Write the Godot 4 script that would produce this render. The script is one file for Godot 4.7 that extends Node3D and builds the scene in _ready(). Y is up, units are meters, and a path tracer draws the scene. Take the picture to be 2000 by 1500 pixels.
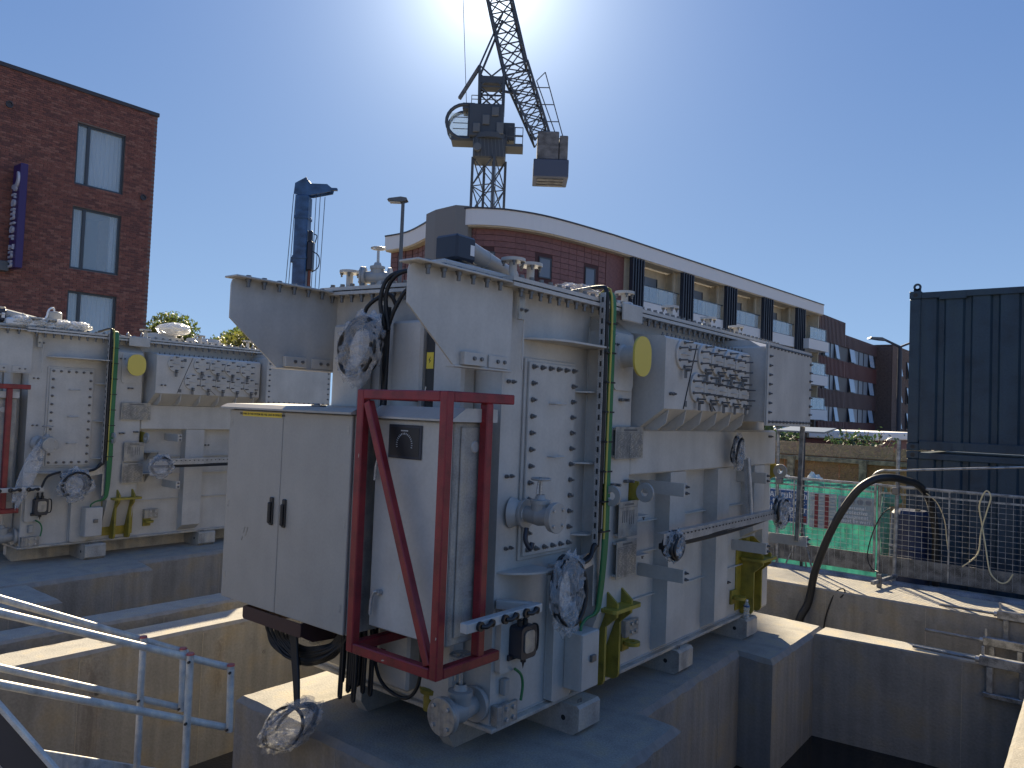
extends Node3D

var M := {}
var taken := {}
var rng := RandomNumberGenerator.new()
var bolt_mesh: ArrayMesh
var nut_mesh: ArrayMesh
var cover_bolt_mesh: ArrayMesh
var wing_bolt_mesh: ArrayMesh
var long_bolt_mesh: ArrayMesh
const SUN := Vector3(0.6458, 0.5018, -0.5755)


func _ready() -> void:
	rng.seed = 7
	# ---- camera
	var cam := Camera3D.new()
	cam.name = "camera"
	cam.transform = Transform3D(Basis(Vector3(0.6250, 0.0388, 0.7797), Vector3(-0.0524, 0.9986, -0.0077), Vector3(-0.7789, -0.0360, 0.6261)).orthonormalized(), Vector3(-4.041, 2.45, 3.308))
	cam.fov = 53.13
	cam.near = 0.05
	cam.far = 600.0
	add_child(cam)
	# ---- sky and air
	var env := Environment.new()
	env.background_mode = Environment.BG_SKY
	var sky := Sky.new()
	var pano := PanoramaSkyMaterial.new()
	pano.panorama = ImageTexture.create_from_image(sky_image())
	sky.sky_material = pano
	env.sky = sky
	env.tonemap_mode = Environment.TONE_MAPPER_LINEAR
	env.tonemap_exposure = 2.5
	env.sdfgi_enabled = true
	env.ssao_enabled = true
	env.ssil_enabled = true
	var we := WorldEnvironment.new()
	we.name = "environment"
	we.environment = env
	add_child(we)
	# ---- sun
	var sun := DirectionalLight3D.new()
	sun.name = "sun"
	sun.light_energy = 1.6
	sun.light_color = Color(1.0, 0.93, 0.8)
	sun.light_angular_distance = 0.5
	sun.shadow_enabled = true
	add_child(sun)
	sun.look_at_from_position(SUN * 50.0, Vector3.ZERO)
	# ---- scene
	materials()
	bolts()
	setting()
	concrete_walls()
	hotel()
	curved_building()
	far_blocks()
	trees()
	crane()
	piling_rig()
	street_lamps()
	containers()
	hoarding()
	barriers()
	wall_clutter()
	stairs()
	transformers()


func sky_image() -> Image:
	var w := 1024
	var h := 512
	var img := Image.create(w, h, false, Image.FORMAT_RGBF)
	var s := SUN.normalized()
	for j in h:
		var el := PI * (0.5 - (j + 0.5) / h)
		var up := sin(el)
		var e := maxf(up, 0.0)
		# clear air: pale at the horizon, deeper blue overhead
		var t := pow(1.0 - e, 3.2)
		var base := Color(0.034, 0.080, 0.205).lerp(Color(0.150, 0.236, 0.352), t)
		if up < 0.0:
			base = Color(0.150, 0.236, 0.352).lerp(Color(0.20, 0.19, 0.17), clampf(-up * 12.0, 0.0, 1.0))
		for i in w:
			var az := TAU * ((i + 0.5) / w)
			var d := Vector3(sin(az) * cos(el), up, -cos(az) * cos(el))
			var ang := acos(clampf(d.dot(s), -1.0, 1.0))
			var c := base
			if up > 0.0:
				var g := 0.72 * exp(-ang / 0.055) + 0.19 * exp(-ang / 0.16) + 0.026 * exp(-ang / 0.45)
				c = Color(c.r + g * 0.92, c.g + g * 0.97, c.b + g * 0.93)
			img.set_pixel(i, j, c)
	return img


# ------------------------------------------------------------------ mesh helpers
func V(x: float, y: float, z: float) -> Vector3:
	return Vector3(x, y, z)


func S() -> SurfaceTool:
	var st := SurfaceTool.new()
	st.begin(Mesh.PRIMITIVE_TRIANGLES)
	return st


func tri(st: SurfaceTool, a: Vector3, b: Vector3, c: Vector3) -> void:
	var n := (b - a).cross(c - a).normalized()
	st.set_normal(n)
	st.add_vertex(a)
	st.add_vertex(c)
	st.add_vertex(b)


func quad(st: SurfaceTool, a: Vector3, b: Vector3, c: Vector3, d: Vector3) -> void:
	tri(st, a, b, c)
	tri(st, a, c, d)


func oquad(st: SurfaceTool, a: Vector3, b: Vector3, c: Vector3, d: Vector3, o: Vector3) -> void:
	if (b - a).cross(c - a).dot((a + b + c + d) * 0.25 - o) >= 0.0:
		quad(st, a, b, c, d)
	else:
		quad(st, d, c, b, a)


# box from bounds with chamfered edges of r
func cb(st: SurfaceTool, x0: float, x1: float, y0: float, y1: float, z0: float, z1: float, r := 0.004, tf := Transform3D()) -> void:
	var o := V((x0 + x1) / 2, (y0 + y1) / 2, (z0 + z1) / 2)
	var hh := V(absf(x1 - x0) / 2, absf(y1 - y0) / 2, absf(z1 - z0) / 2)
	r = minf(r, minf(hh.x, minf(hh.y, hh.z)) * 0.9)
	var p := {}
	for sx in [-1, 1]:
		for sy in [-1, 1]:
			for sz in [-1, 1]:
				var k := V(sx, sy, sz)
				for a in 3:
					var q := hh - V(r, r, r)
					q[a] = hh[a]
					p[[sx, sy, sz, a]] = tf * (o + q * k)
	var c := tf * o
	for s in [-1, 1]:
		oquad(st, p[[s, -1, -1, 0]], p[[s, 1, -1, 0]], p[[s, 1, 1, 0]], p[[s, -1, 1, 0]], c)
		oquad(st, p[[-1, s, -1, 1]], p[[1, s, -1, 1]], p[[1, s, 1, 1]], p[[-1, s, 1, 1]], c)
		oquad(st, p[[-1, -1, s, 2]], p[[1, -1, s, 2]], p[[1, 1, s, 2]], p[[-1, 1, s, 2]], c)
	if r <= 0.0:
		return
	for s in [-1, 1]:
		for t in [-1, 1]:
			oquad(st, p[[s, t, -1, 0]], p[[s, t, 1, 0]], p[[s, t, 1, 1]], p[[s, t, -1, 1]], c)
			oquad(st, p[[s, -1, t, 0]], p[[s, 1, t, 0]], p[[s, 1, t, 2]], p[[s, -1, t, 2]], c)
			oquad(st, p[[-1, s, t, 1]], p[[1, s, t, 1]], p[[1, s, t, 2]], p[[-1, s, t, 2]], c)
			for u in [-1, 1]:
				oquad(st, p[[s, t, u, 0]], p[[s, t, u, 1]], p[[s, t, u, 2]], p[[s, t, u, 2]], c)


# plain box from bounds (12 triangles)
func bx(st: SurfaceTool, x0: float, x1: float, y0: float, y1: float, z0: float, z1: float, tf := Transform3D()) -> void:
	var v := []
	for i in 8:
		v.append(tf * V(x1 if i & 1 else x0, y1 if i & 2 else y0, z1 if i & 4 else z0))
	var c := tf * V((x0 + x1) / 2, (y0 + y1) / 2, (z0 + z1) / 2)
	for f in [[0, 1, 3, 2], [4, 5, 7, 6], [0, 1, 5, 4], [2, 3, 7, 6], [0, 2, 6, 4], [1, 3, 7, 5]]:
		oquad(st, v[f[0]], v[f[1]], v[f[2]], v[f[3]], c)


func frame_of(d: Vector3) -> Basis:
	var w := d.normalized()
	var u := w.cross(Vector3.UP if absf(w.y) < 0.95 else Vector3.RIGHT).normalized()
	return Basis(u, w, u.cross(w))


# square bar between two points
func bar(st: SurfaceTool, a: Vector3, b: Vector3, w: float, h := -1.0, r := 0.0) -> void:
	var f := frame_of(b - a)
	var l := (b - a).length()
	if h < 0.0:
		h = w
	if r > 0.0:
		cb(st, -w / 2, w / 2, 0, l, -h / 2, h / 2, r, Transform3D(f, a))
	else:
		bx(st, -w / 2, w / 2, 0, l, -h / 2, h / 2, Transform3D(f, a))


func cyl(st: SurfaceTool, a: Vector3, b: Vector3, r0: float, r1 := -1.0, n := 12, caps := true) -> void:
	if r1 < 0.0:
		r1 = r0
	lathe(st, a, b - a, [Vector2(0, 0), Vector2(r0, 0), Vector2(r1, 1), Vector2(0, 1)] if caps else [Vector2(r0, 0), Vector2(r1, 1)], n)


# profile points (radius, part of the axis), faceted along the axis and smooth around it
func lathe(st: SurfaceTool, o: Vector3, axis: Vector3, prof: Array, n := 16) -> void:
	var f := frame_of(axis)
	var L := axis.length()
	for k in prof.size() - 1:
		var p: Vector2 = prof[k]
		var q: Vector2 = prof[k + 1]
		if p.is_equal_approx(q):
			continue
		var nr := (q.y - p.y) * L
		var ny := p.x - q.x
		for i in n:
			var a0 := TAU * i / n
			var a1 := TAU * (i + 1) / n
			var e0 := f.x * cos(a0) + f.z * sin(a0)
			var e1 := f.x * cos(a1) + f.z * sin(a1)
			var n0 := (e0 * nr + f.y * ny).normalized()
			var n1 := (e1 * nr + f.y * ny).normalized()
			var A := o + e0 * p.x + axis * p.y
			var B := o + e1 * p.x + axis * p.y
			var Cc := o + e1 * q.x + axis * q.y
			var D := o + e0 * q.x + axis * q.y
			for w in [[A, n0], [B, n1], [Cc, n1], [A, n0], [Cc, n1], [D, n0]]:
				st.set_normal(w[1])
				st.add_vertex(w[0])


func smooth_path(pts: Array, sub := 5) -> Array:
	var out := []
	for i in pts.size() - 1:
		var a: Vector3 = pts[maxi(i - 1, 0)]
		var b: Vector3 = pts[i]
		var c: Vector3 = pts[i + 1]
		var d: Vector3 = pts[mini(i + 2, pts.size() - 1)]
		for k in sub:
			out.append(b.cubic_interpolate(c, a, d, float(k) / sub))
	out.append(pts[-1])
	return out


func tube(st: SurfaceTool, pts: Array, r: float, n := 8, sub := 5) -> void:
	var P := smooth_path(pts, sub) if sub > 1 else pts
	var rings := []
	var norms := []
	var u := Vector3.ZERO
	for i in P.size():
		var t: Vector3 = (P[mini(i + 1, P.size() - 1)] - P[maxi(i - 1, 0)]).normalized()
		if i == 0:
			u = frame_of(t).x
		else:
			u = (u - t * u.dot(t)).normalized()
		var w := t.cross(u)
		var ring := []
		var nn := []
		for k in n:
			var e := u * cos(TAU * k / n) + w * sin(TAU * k / n)
			ring.append(P[i] + e * r)
			nn.append(e)
		rings.append(ring)
		norms.append(nn)
	for i in P.size() - 1:
		for k in n:
			var l := (k + 1) % n
			for q in [[i, k], [i + 1, l], [i, l], [i, k], [i + 1, k], [i + 1, l]]:
				st.set_normal(norms[q[0]][q[1]])
				st.add_vertex(rings[q[0]][q[1]])
	for e in [0, P.size() - 1]:
		for k in n - 2:
			tri(st, rings[e][0], rings[e][k + 1], rings[e][k + 2])


# polygon in the plane o + u*x + v*y, drawn out along w
func prism(st: SurfaceTool, poly: PackedVector2Array, o: Vector3, u: Vector3, v: Vector3, w: Vector3) -> void:
	var idx := Geometry2D.triangulate_polygon(poly)
	var cen := Vector2.ZERO
	for p in poly:
		cen += p / poly.size()
	var flip := u.cross(v).dot(w) > 0.0
	for i in range(0, idx.size(), 3):
		var a := o + u * poly[idx[i]].x + v * poly[idx[i]].y
		var b := o + u * poly[idx[i + 1]].x + v * poly[idx[i + 1]].y
		var c := o + u * poly[idx[i + 2]].x + v * poly[idx[i + 2]].y
		if ((b - a).cross(c - a).dot(w) > 0.0):
			var t := b
			b = c
			c = t
		tri(st, a, b, c)
		tri(st, a + w, c + w, b + w)
	var ccw := not Geometry2D.is_polygon_clockwise(poly)
	for i in poly.size():
		var p := poly[i]
		var q := poly[(i + 1) % poly.size()]
		var a := o + u * p.x + v * p.y
		var b := o + u * q.x + v * q.y
		if ccw == flip:
			quad(st, a, b, b + w, a + w)
		else:
			quad(st, b, a, a + w, b + w)


func rounded(x0: float, x1: float, y0: float, y1: float, r: float, n := 4) -> PackedVector2Array:
	var out := PackedVector2Array()
	for c in [[x1 - r, y1 - r, 0.0], [x0 + r, y1 - r, 0.5 * PI], [x0 + r, y0 + r, PI], [x1 - r, y0 + r, 1.5 * PI]]:
		for k in n + 1:
			var a: float = c[2] + 0.5 * PI * k / n
			out.append(Vector2(c[0] + r * cos(a), c[1] + r * sin(a)))
	return out


func poly(a: Array) -> PackedVector2Array:
	var out := PackedVector2Array()
	for i in range(0, a.size(), 2):
		out.append(Vector2(a[i], a[i + 1]))
	return out


# crumpled clear film: a folded closed sheet round an ellipsoid
func film(st: SurfaceTool, c: Vector3, rad: Vector3, sd: int, b := Basis(), nu := 26, nv := 18, amp := 0.30) -> void:
	var nz := FastNoiseLite.new()
	nz.seed = sd
	nz.frequency = 0.9
	nz.noise_type = FastNoiseLite.TYPE_CELLULAR
	nz.cellular_return_type = FastNoiseLite.RETURN_DISTANCE
	var n2 := FastNoiseLite.new()
	n2.seed = sd + 3
	n2.frequency = 1.3
	var P := []
	for j in nv + 1:
		var row := []
		for i in nu:
			var th := PI * j / nv
			var ph := TAU * (i + 0.5 * (j % 2)) / nu
			var d := V(sin(th) * cos(ph), cos(th), sin(th) * sin(ph))
			var k := 1.0 + amp * (nz.get_noise_3dv(d * 2.4) + 0.5) + amp * 0.8 * n2.get_noise_3dv(d * 3.0)
			row.append(c + b * (d * rad * k))
		P.append(row)
	for j in nv:
		for i in nu:
			var l := (i + 1) % nu
			quad(st, P[j][i], P[j][l], P[j + 1][l], P[j + 1][i])


# ------------------------------------------------------------------ node helpers
func numbered(called: String) -> String:
	taken[called] = taken.get(called, 0) + 1
	return called if taken[called] == 1 else "%s_%03d" % [called, taken[called] - 1]


func mi(called: String, geo: Variant, m: Material, parent: Node3D = null, at := Vector3.ZERO) -> MeshInstance3D:
	var o := MeshInstance3D.new()
	o.name = called if parent else numbered(called)
	o.mesh = geo.commit() if geo is SurfaceTool else geo
	o.material_override = m
	o.position = at
	(parent if parent else self).add_child(o, true)
	return o


func tag(o: Node3D, label: String, category := "", group := "") -> Node3D:
	o.set_meta("label", label)
	if category:
		o.set_meta("category", category)
	if group:
		o.set_meta("group", group)
	return o


func thing(called: String, label: String, category: String, group := "", at := Vector3.ZERO) -> Node3D:
	var o := Node3D.new()
	o.name = numbered(called)
	add_child(o)
	o.position = at
	tag(o, label, category, group)
	return o


func structure(called: String, geo: Variant, m: Material) -> MeshInstance3D:
	var o := mi(called, geo, m)
	o.set_meta("kind", "structure")
	return o


func copy(o: Node3D, at: Vector3, label: String, group := "") -> Node3D:
	var c: Node3D = o.duplicate()
	c.name = numbered(String(o.name))
	add_child(c)
	c.position = at
	c.set_meta("label", label)
	if group:
		c.set_meta("group", group)
	return c


func lettering(called: String, words: String, height: float, m: Material, parent: Node3D, tf: Transform3D, depth := 0.002, font := "Droid Sans", bold := true) -> MeshInstance3D:
	var t := TextMesh.new()
	var f := SystemFont.new()
	f.font_names = PackedStringArray([font])
	f.font_weight = 700 if bold else 400
	t.font = f
	t.font_size = 48
	t.text = words
	t.depth = depth
	t.pixel_size = height / 35.0
	t.curve_step = 4.0
	var o := mi(called, t, m, parent)
	o.transform = tf
	return o


func put_bolt(parent: Node3D, at: Vector3, d: Vector3, k := 1.0, mesh: Mesh = null, m: Material = null) -> void:
	var o := mi("bolt", mesh if mesh else bolt_mesh, m if m else M.zinc, parent, at)
	o.basis = frame_of(d).scaled(V(k, k, k))


func bolts() -> void:
	# stud with washer and nut, pointing along +y from the plate
	var up := V(0, 1, 0)
	var s := S()
	lathe(s, Vector3.ZERO, up, [Vector2(0.021, 0.0), Vector2(0.021, 0.004), Vector2(0.017, 0.004), Vector2(0.017, 0.020), Vector2(0.0095, 0.021), Vector2(0.0095, 0.042), Vector2(0, 0.044)], 6)
	bolt_mesh = s.commit()
	s = S()
	lathe(s, Vector3.ZERO, up, [Vector2(0.014, 0.0), Vector2(0.014, 0.012), Vector2(0.0075, 0.013), Vector2(0.0075, 0.080), Vector2(0, 0.081)], 6)
	long_bolt_mesh = s.commit()
	s = S()
	lathe(s, Vector3.ZERO, up, [Vector2(0.016, 0.0), Vector2(0.016, 0.003), Vector2(0.014, 0.003), Vector2(0.014, 0.014), Vector2(0, 0.016)], 6)
	nut_mesh = s.commit()
	s = S()
	lathe(s, Vector3.ZERO, up, [Vector2(0.0, -0.060), Vector2(0.0135, -0.058), Vector2(0.0135, -0.024), Vector2(0.020, -0.023), Vector2(0.020, -0.006), Vector2(0.025, -0.006), Vector2(0.025, 0.0), Vector2(0.012, 0.0), Vector2(0.012, 0.069), Vector2(0.025, 0.069), Vector2(0.025, 0.074), Vector2(0.019, 0.074), Vector2(0.019, 0.092), Vector2(0.0, 0.094)], 6)
	cover_bolt_mesh = s.commit()
	s = S()
	lathe(s, Vector3.ZERO, up, [Vector2(0.0, -0.060), Vector2(0.0135, -0.058), Vector2(0.0135, -0.024), Vector2(0.020, -0.023), Vector2(0.020, -0.006), Vector2(0.025, -0.006), Vector2(0.025, 0.0), Vector2(0.012, 0.0), Vector2(0.012, 0.014), Vector2(0.022, 0.015), Vector2(0.019, 0.03), Vector2(0.0, 0.032)], 6)
	wing_bolt_mesh = s.commit()


# ------------------------------------------------------------------ materials
func noise_bytes(size: int, freq: float, sd: int, oct := 4, kind := FastNoiseLite.TYPE_SIMPLEX_SMOOTH) -> PackedByteArray:
	var n := FastNoiseLite.new()
	n.seed = sd
	n.frequency = freq
	n.noise_type = kind
	n.fractal_octaves = oct
	var im := n.get_seamless_image(size, size, false, false, 0.1, true)
	im.convert(Image.FORMAT_L8)
	return im.get_data()


# tone map that multiplies a colour: coarse blotches, fine grain, vertical runs
func tone(sd: int, coarse: float, fine: float, runs: float, tint := Color(1, 1, 1), size := 512) -> ImageTexture:
	var a := noise_bytes(size, 0.006, sd)
	var b := noise_bytes(size, 0.09, sd + 11, 3)
	var c := noise_bytes(size, 0.02, sd + 23, 3)
	var out := PackedByteArray()
	out.resize(size * size * 3)
	for y in size:
		for x in size:
			var i := y * size + x
			var blot := (a[i] - 128) / 128.0
			var v := 0.86 + coarse * blot + fine * (b[i] - 128) / 128.0
			if runs > 0.0:
				v += runs * (c[((y / 24) % size) * size + x] - 128) / 128.0
			var k := clampf(blot, 0.0, 1.0)
			out[i * 3] = int(clampf(v * lerpf(1.0, tint.r, k), 0.0, 1.0) * 255)
			out[i * 3 + 1] = int(clampf(v * lerpf(1.0, tint.g, k), 0.0, 1.0) * 255)
			out[i * 3 + 2] = int(clampf(v * lerpf(1.0, tint.b, k), 0.0, 1.0) * 255)
	var im := Image.create_from_data(size, size, false, Image.FORMAT_RGB8, out)
	return ImageTexture.create_from_image(im)


func bumps(sd: int, freq: float, strength: float, oct := 4) -> ImageTexture:
	var im := Image.create_from_data(512, 512, false, Image.FORMAT_L8, noise_bytes(512, freq, sd, oct))
	im.convert(Image.FORMAT_RGBA8)
	im.bump_map_to_normal_map(strength)
	return ImageTexture.create_from_image(im)


func mk(key: String, r: float, g: float, b: float, rough: float, metal := 0.0, tex: Texture2D = null, metres := 1.0, bump: Texture2D = null, depth := 1.0) -> StandardMaterial3D:
	var m := StandardMaterial3D.new()
	m.albedo_color = Color(r, g, b).linear_to_srgb()
	m.roughness = rough
	m.metallic = metal
	if tex:
		m.albedo_texture = tex
	if bump:
		m.normal_enabled = true
		m.normal_texture = bump
		m.normal_scale = depth
	if tex or bump:
		m.uv1_triplanar = true
		m.uv1_world_triplanar = true
		m.uv1_scale = Vector3.ONE / metres
	M[key] = m
	return m


func glassy(key: String, r: float, g: float, b: float, alpha: float, rough := 0.03) -> void:
	var m := mk(key, r, g, b, rough)
	m.transparency = BaseMaterial3D.TRANSPARENCY_ALPHA
	m.albedo_color.a = alpha
	m.cull_mode = BaseMaterial3D.CULL_DISABLED


func materials() -> void:
	var t_paint := tone(3, 0.045, 0.02, 0.02)
	var t_door := tone(83, 0.025, 0.018, 0.008)
	var t_conc := tone(5, 0.06, 0.045, 0.07, Color(1.0, 0.95, 0.86))
	var t_top := tone(9, 0.07, 0.09, 0.0, Color(1.0, 0.96, 0.88))
	var t_dirty := tone(17, 0.16, 0.07, 0.05, Color(0.96, 0.92, 0.85))
	var t_grain := tone(29, 0.08, 0.22, 0.0)
	var t_scuff := tone(41, 0.28, 0.20, 0.0)
	var b_fine := bumps(61, 0.07, 2.0)
	var b_orange := bumps(67, 0.05, 0.5, 2)
	mk("paint", 0.68, 0.655, 0.605, 0.42, 0.0, t_paint, 1.7, b_orange, 0.25)
	mk("paint_dirty", 0.60, 0.57, 0.51, 0.5, 0.0, t_dirty, 1.1)
	mk("cabinet", 0.52, 0.485, 0.43, 0.45, 0.0, t_door, 1.3, b_orange, 0.2)
	mk("cabinet_side", 0.50, 0.475, 0.43, 0.45, 0.0, t_dirty, 0.9)
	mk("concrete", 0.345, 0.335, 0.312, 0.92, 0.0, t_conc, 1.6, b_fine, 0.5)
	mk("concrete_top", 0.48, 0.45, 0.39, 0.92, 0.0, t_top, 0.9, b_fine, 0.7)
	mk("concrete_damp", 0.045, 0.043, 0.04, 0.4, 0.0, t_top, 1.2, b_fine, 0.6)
	mk("toe_board", 0.24, 0.23, 0.21, 0.8, 0.0, t_scuff, 0.8)
	mk("water", 0.008, 0.009, 0.010, 0.12)
	mk("soil", 0.30, 0.27, 0.225, 0.95, 0.0, t_scuff, 3.0, b_fine, 1.0)
	mk("red", 0.33, 0.026, 0.036, 0.42, 0.0, t_dirty, 0.7)
	mk("yellow", 0.42, 0.34, 0.05, 0.5, 0.0, t_dirty, 0.6)
	mk("cap_yellow", 0.66, 0.52, 0.10, 0.4)
	mk("sticker", 0.80, 0.60, 0.06, 0.5)
	mk("ink", 0.02, 0.02, 0.02, 0.6)
	mk("black", 0.018, 0.018, 0.02, 0.45)
	mk("cable", 0.009, 0.010, 0.012, 0.5)
	mk("green_wire", 0.03, 0.17, 0.06, 0.45)
	mk("yellow_wire", 0.50, 0.42, 0.08, 0.5)
	mk("zinc", 0.17, 0.17, 0.17, 0.42, 0.5)
	mk("zinc_bright", 0.58, 0.57, 0.55, 0.38, 0.35, t_grain, 0.4)
	mk("galv", 0.42, 0.43, 0.44, 0.42, 0.6, t_scuff, 0.5)
	mk("alu", 0.80, 0.775, 0.72, 0.45, 0.1, t_dirty, 0.35)
	mk("scuffed_plate", 0.50, 0.49, 0.46, 0.38, 0.4, t_dirty, 0.3)
	mk("dark_steel", 0.035, 0.04, 0.055, 0.4, 0.3)
	mk("brown_steel", 0.06, 0.028, 0.025, 0.55)
	mk("red_cap", 0.5, 0.10, 0.08, 0.5)
	mk("name_plate", 0.46, 0.45, 0.42, 0.4, 0.25, t_dirty, 0.5)
	mk("print_pale", 0.12, 0.12, 0.12, 0.5)
	mk("brick", 0.307, 0.119, 0.088, 0.85, 0.0, t_grain, 0.5)
	mk("brick_dark", 0.208, 0.086, 0.071, 0.85, 0.0, t_grain, 0.5)
	mk("brick_bright", 0.374, 0.166, 0.122, 0.85, 0.0, t_grain, 0.5)
	mk("brown_brick", 0.154, 0.098, 0.077, 0.9, 0.0, t_grain, 0.9)
	mk("brown_brick_pale", 0.208, 0.143, 0.117, 0.9, 0.0, t_grain, 0.9)
	mk("mortar", 0.27, 0.21, 0.185, 0.95, 0.0, t_grain, 0.6)
	mk("frame_grey", 0.055, 0.065, 0.075, 0.45)
	mk("coping", 0.05, 0.045, 0.05, 0.5)
	mk("purple", 0.042, 0.02, 0.11, 0.45)
	mk("sign_letters", 0.48, 0.48, 0.54, 0.4)
	mk("tile_a", 0.29, 0.125, 0.112, 0.6, 0.0, t_grain, 0.7)
	mk("tile_b", 0.26, 0.112, 0.10, 0.6, 0.0, t_grain, 0.7)
	mk("tile_joint", 0.07, 0.03, 0.03, 0.8)
	mk("render_white", 0.74, 0.72, 0.69, 0.8)
	mk("render_cream", 0.78, 0.68, 0.50, 0.85, 0.0, t_paint, 2.5)
	mk("tower_grey", 0.20, 0.19, 0.175, 0.7)
	mk("fin_blue", 0.022, 0.028, 0.042, 0.5)
	mk("fin_brown", 0.128, 0.075, 0.068, 0.6)
	mk("fin_red_brown", 0.150, 0.057, 0.051, 0.6)
	mk("panel_blue", 0.16, 0.19, 0.23, 0.35)
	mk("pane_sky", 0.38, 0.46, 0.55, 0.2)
	mk("room", 0.10, 0.12, 0.14, 0.9)
	mk("curtain", 0.74, 0.78, 0.80, 0.9)
	glassy("glass", 0.55, 0.68, 0.75, 0.30)
	glassy("balcony_glass", 0.60, 0.72, 0.76, 0.35)
	glassy("film", 0.85, 0.85, 0.85, 0.17, 0.12)
	M.film.albedo_color.a = 1.0
	M.film.albedo_texture = film_texture()
	M.film.uv1_triplanar = true
	M.film.uv1_world_triplanar = true
	M.film.uv1_scale = Vector3.ONE / 1.4
	glassy("film_dense", 0.80, 0.79, 0.77, 0.55, 0.2)
	glassy("bottle", 0.8, 0.86, 0.86, 0.28, 0.05)
	mk("crane_paint", 0.05, 0.06, 0.075, 0.55)
	mk("crane_block", 0.15, 0.155, 0.165, 0.85, 0.0, t_scuff, 2.0)
	mk("crane_blue", 0.045, 0.06, 0.10, 0.6)
	mk("rig_blue", 0.05, 0.13, 0.27, 0.45, 0.0, t_scuff, 2.0)
	mk("rig_red", 0.22, 0.075, 0.045, 0.6)
	mk("lamp_grey", 0.10, 0.11, 0.12, 0.5)
	mk("lamp_glass", 0.5, 0.5, 0.48, 0.3)
	mk("container", 0.025, 0.056, 0.090, 0.5, 0.0, t_dirty, 1.8)
	mk("osb_pale", 0.66, 0.45, 0.31, 0.85, 0.0, osb_texture(), 1.8)
	mk("osb", 0.62, 0.36, 0.19, 0.85, 0.0, osb_texture(), 1.8)
	mk("timber", 0.50, 0.38, 0.23, 0.8, 0.0, t_scuff, 0.6)
	var rs := mk("rust_stain", 0.17, 0.10, 0.065, 0.95)
	rs.transparency = BaseMaterial3D.TRANSPARENCY_ALPHA
	rs.albedo_texture = stain_texture()
	var g := mk("green_net", 0.20, 0.45, 0.40, 0.7, 0.0, t_dirty, 0.8)
	g.backlight_enabled = true
	g.backlight = Color(0.42, 0.74, 0.71)
	g.cull_mode = BaseMaterial3D.CULL_DISABLED
	mk("sign_blue", 0.018, 0.085, 0.24, 0.45)
	mk("sign_white", 0.72, 0.73, 0.73, 0.5)
	mk("sign_red", 0.22, 0.03, 0.035, 0.5)
	mk("poster", 0.44, 0.47, 0.45, 0.55)
	mk("sign_grey", 0.30, 0.36, 0.38, 0.55)
	mk("pipe_grey", 0.23, 0.25, 0.28, 0.4, 0.0, t_scuff, 1.0)
	mk("blue_hose", 0.02, 0.07, 0.26, 0.45)
	mk("barrel_blue", 0.008, 0.018, 0.06, 0.5)
	mk("cream_cord", 0.66, 0.56, 0.33, 0.6)
	mk("white_sack", 0.7, 0.69, 0.66, 0.7)
	mk("bark", 0.10, 0.075, 0.05, 0.9)
	mk("valve_grey", 0.50, 0.49, 0.46, 0.42, 0.05, t_paint, 0.8)
	for a in [["leaf", Color(0.08, 0.10, 0.03)], ["leaf_gold", Color(0.13, 0.125, 0.035)], ["leaf_dark", Color(0.028, 0.048, 0.024)]]:
		var l := mk(a[0], a[1].r, a[1].g, a[1].b, 0.6)
		l.cull_mode = BaseMaterial3D.CULL_DISABLED
		l.backlight_enabled = true
		l.backlight = Color(a[1].r * 1.2, a[1].g * 1.3, a[1].b).linear_to_srgb()


# stretched film: almost clear between whitish creases
func film_texture() -> ImageTexture:
	var n := FastNoiseLite.new()
	n.seed = 31
	n.frequency = 0.016
	n.fractal_type = FastNoiseLite.FRACTAL_RIDGED
	n.fractal_octaves = 4
	n.domain_warp_enabled = true
	n.domain_warp_amplitude = 30.0
	var g := n.get_seamless_image(256, 256, false, false, 0.1, true)
	g.convert(Image.FORMAT_L8)
	var im := Image.create(256, 256, false, Image.FORMAT_RGBA8)
	for y in 256:
		for x in 256:
			var v := g.get_pixel(x, y).r
			im.set_pixel(x, y, Color(0.93, 0.93, 0.93, clampf(0.20 + 0.22 * pow(v, 1.5), 0.0, 0.85)))
	return ImageTexture.create_from_image(im)


# rusty run down a wall: grain with a ragged outline
func stain_texture() -> ImageTexture:
	var a := noise_bytes(256, 0.03, 71, 5)
	var b := noise_bytes(256, 0.05, 73, 3)
	var im := Image.create(256, 256, false, Image.FORMAT_RGBA8)
	for y in 256:
		for x in 256:
			var u := (x - 128) / 128.0
			var run := b[((y / 20) % 256) * 256 + x] / 255.0
			var edge := clampf(1.0 - absf(u) * 1.35 + (run - 0.5) * 1.1, 0.0, 1.0)
			var ends := clampf(minf(y, 255 - y) / 30.0 + (a[y * 256 + x] / 255.0 - 0.6) * 2.0, 0.0, 1.0)
			im.set_pixel(x, y, Color(1, 1, 1, 0.26 * edge * ends * clampf(a[y * 256 + x] / 150.0, 0.0, 1.0)))
	return ImageTexture.create_from_image(im)


# pressed wood strands lying every way
func osb_texture() -> ImageTexture:
	var im := Image.create(512, 512, false, Image.FORMAT_RGB8)
	im.fill(Color(0.86, 0.83, 0.77))
	var r := RandomNumberGenerator.new()
	r.seed = 99
	for k in 2600:
		var c := r.randf_range(0.72, 1.0)
		var col := Color(c, c * r.randf_range(0.90, 1.0), c * r.randf_range(0.78, 0.95))
		var p := Vector2(r.randf() * 512, r.randf() * 512)
		var d := Vector2.from_angle(r.randf() * TAU)
		var ln := r.randi_range(10, 34)
		var wd := r.randi_range(2, 6)
		for i in ln:
			for j in wd:
				var q := p + d * i + d.orthogonal() * j
				im.set_pixel(posmod(int(q.x), 512), posmod(int(q.y), 512), col)
	return ImageTexture.create_from_image(im)


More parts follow.
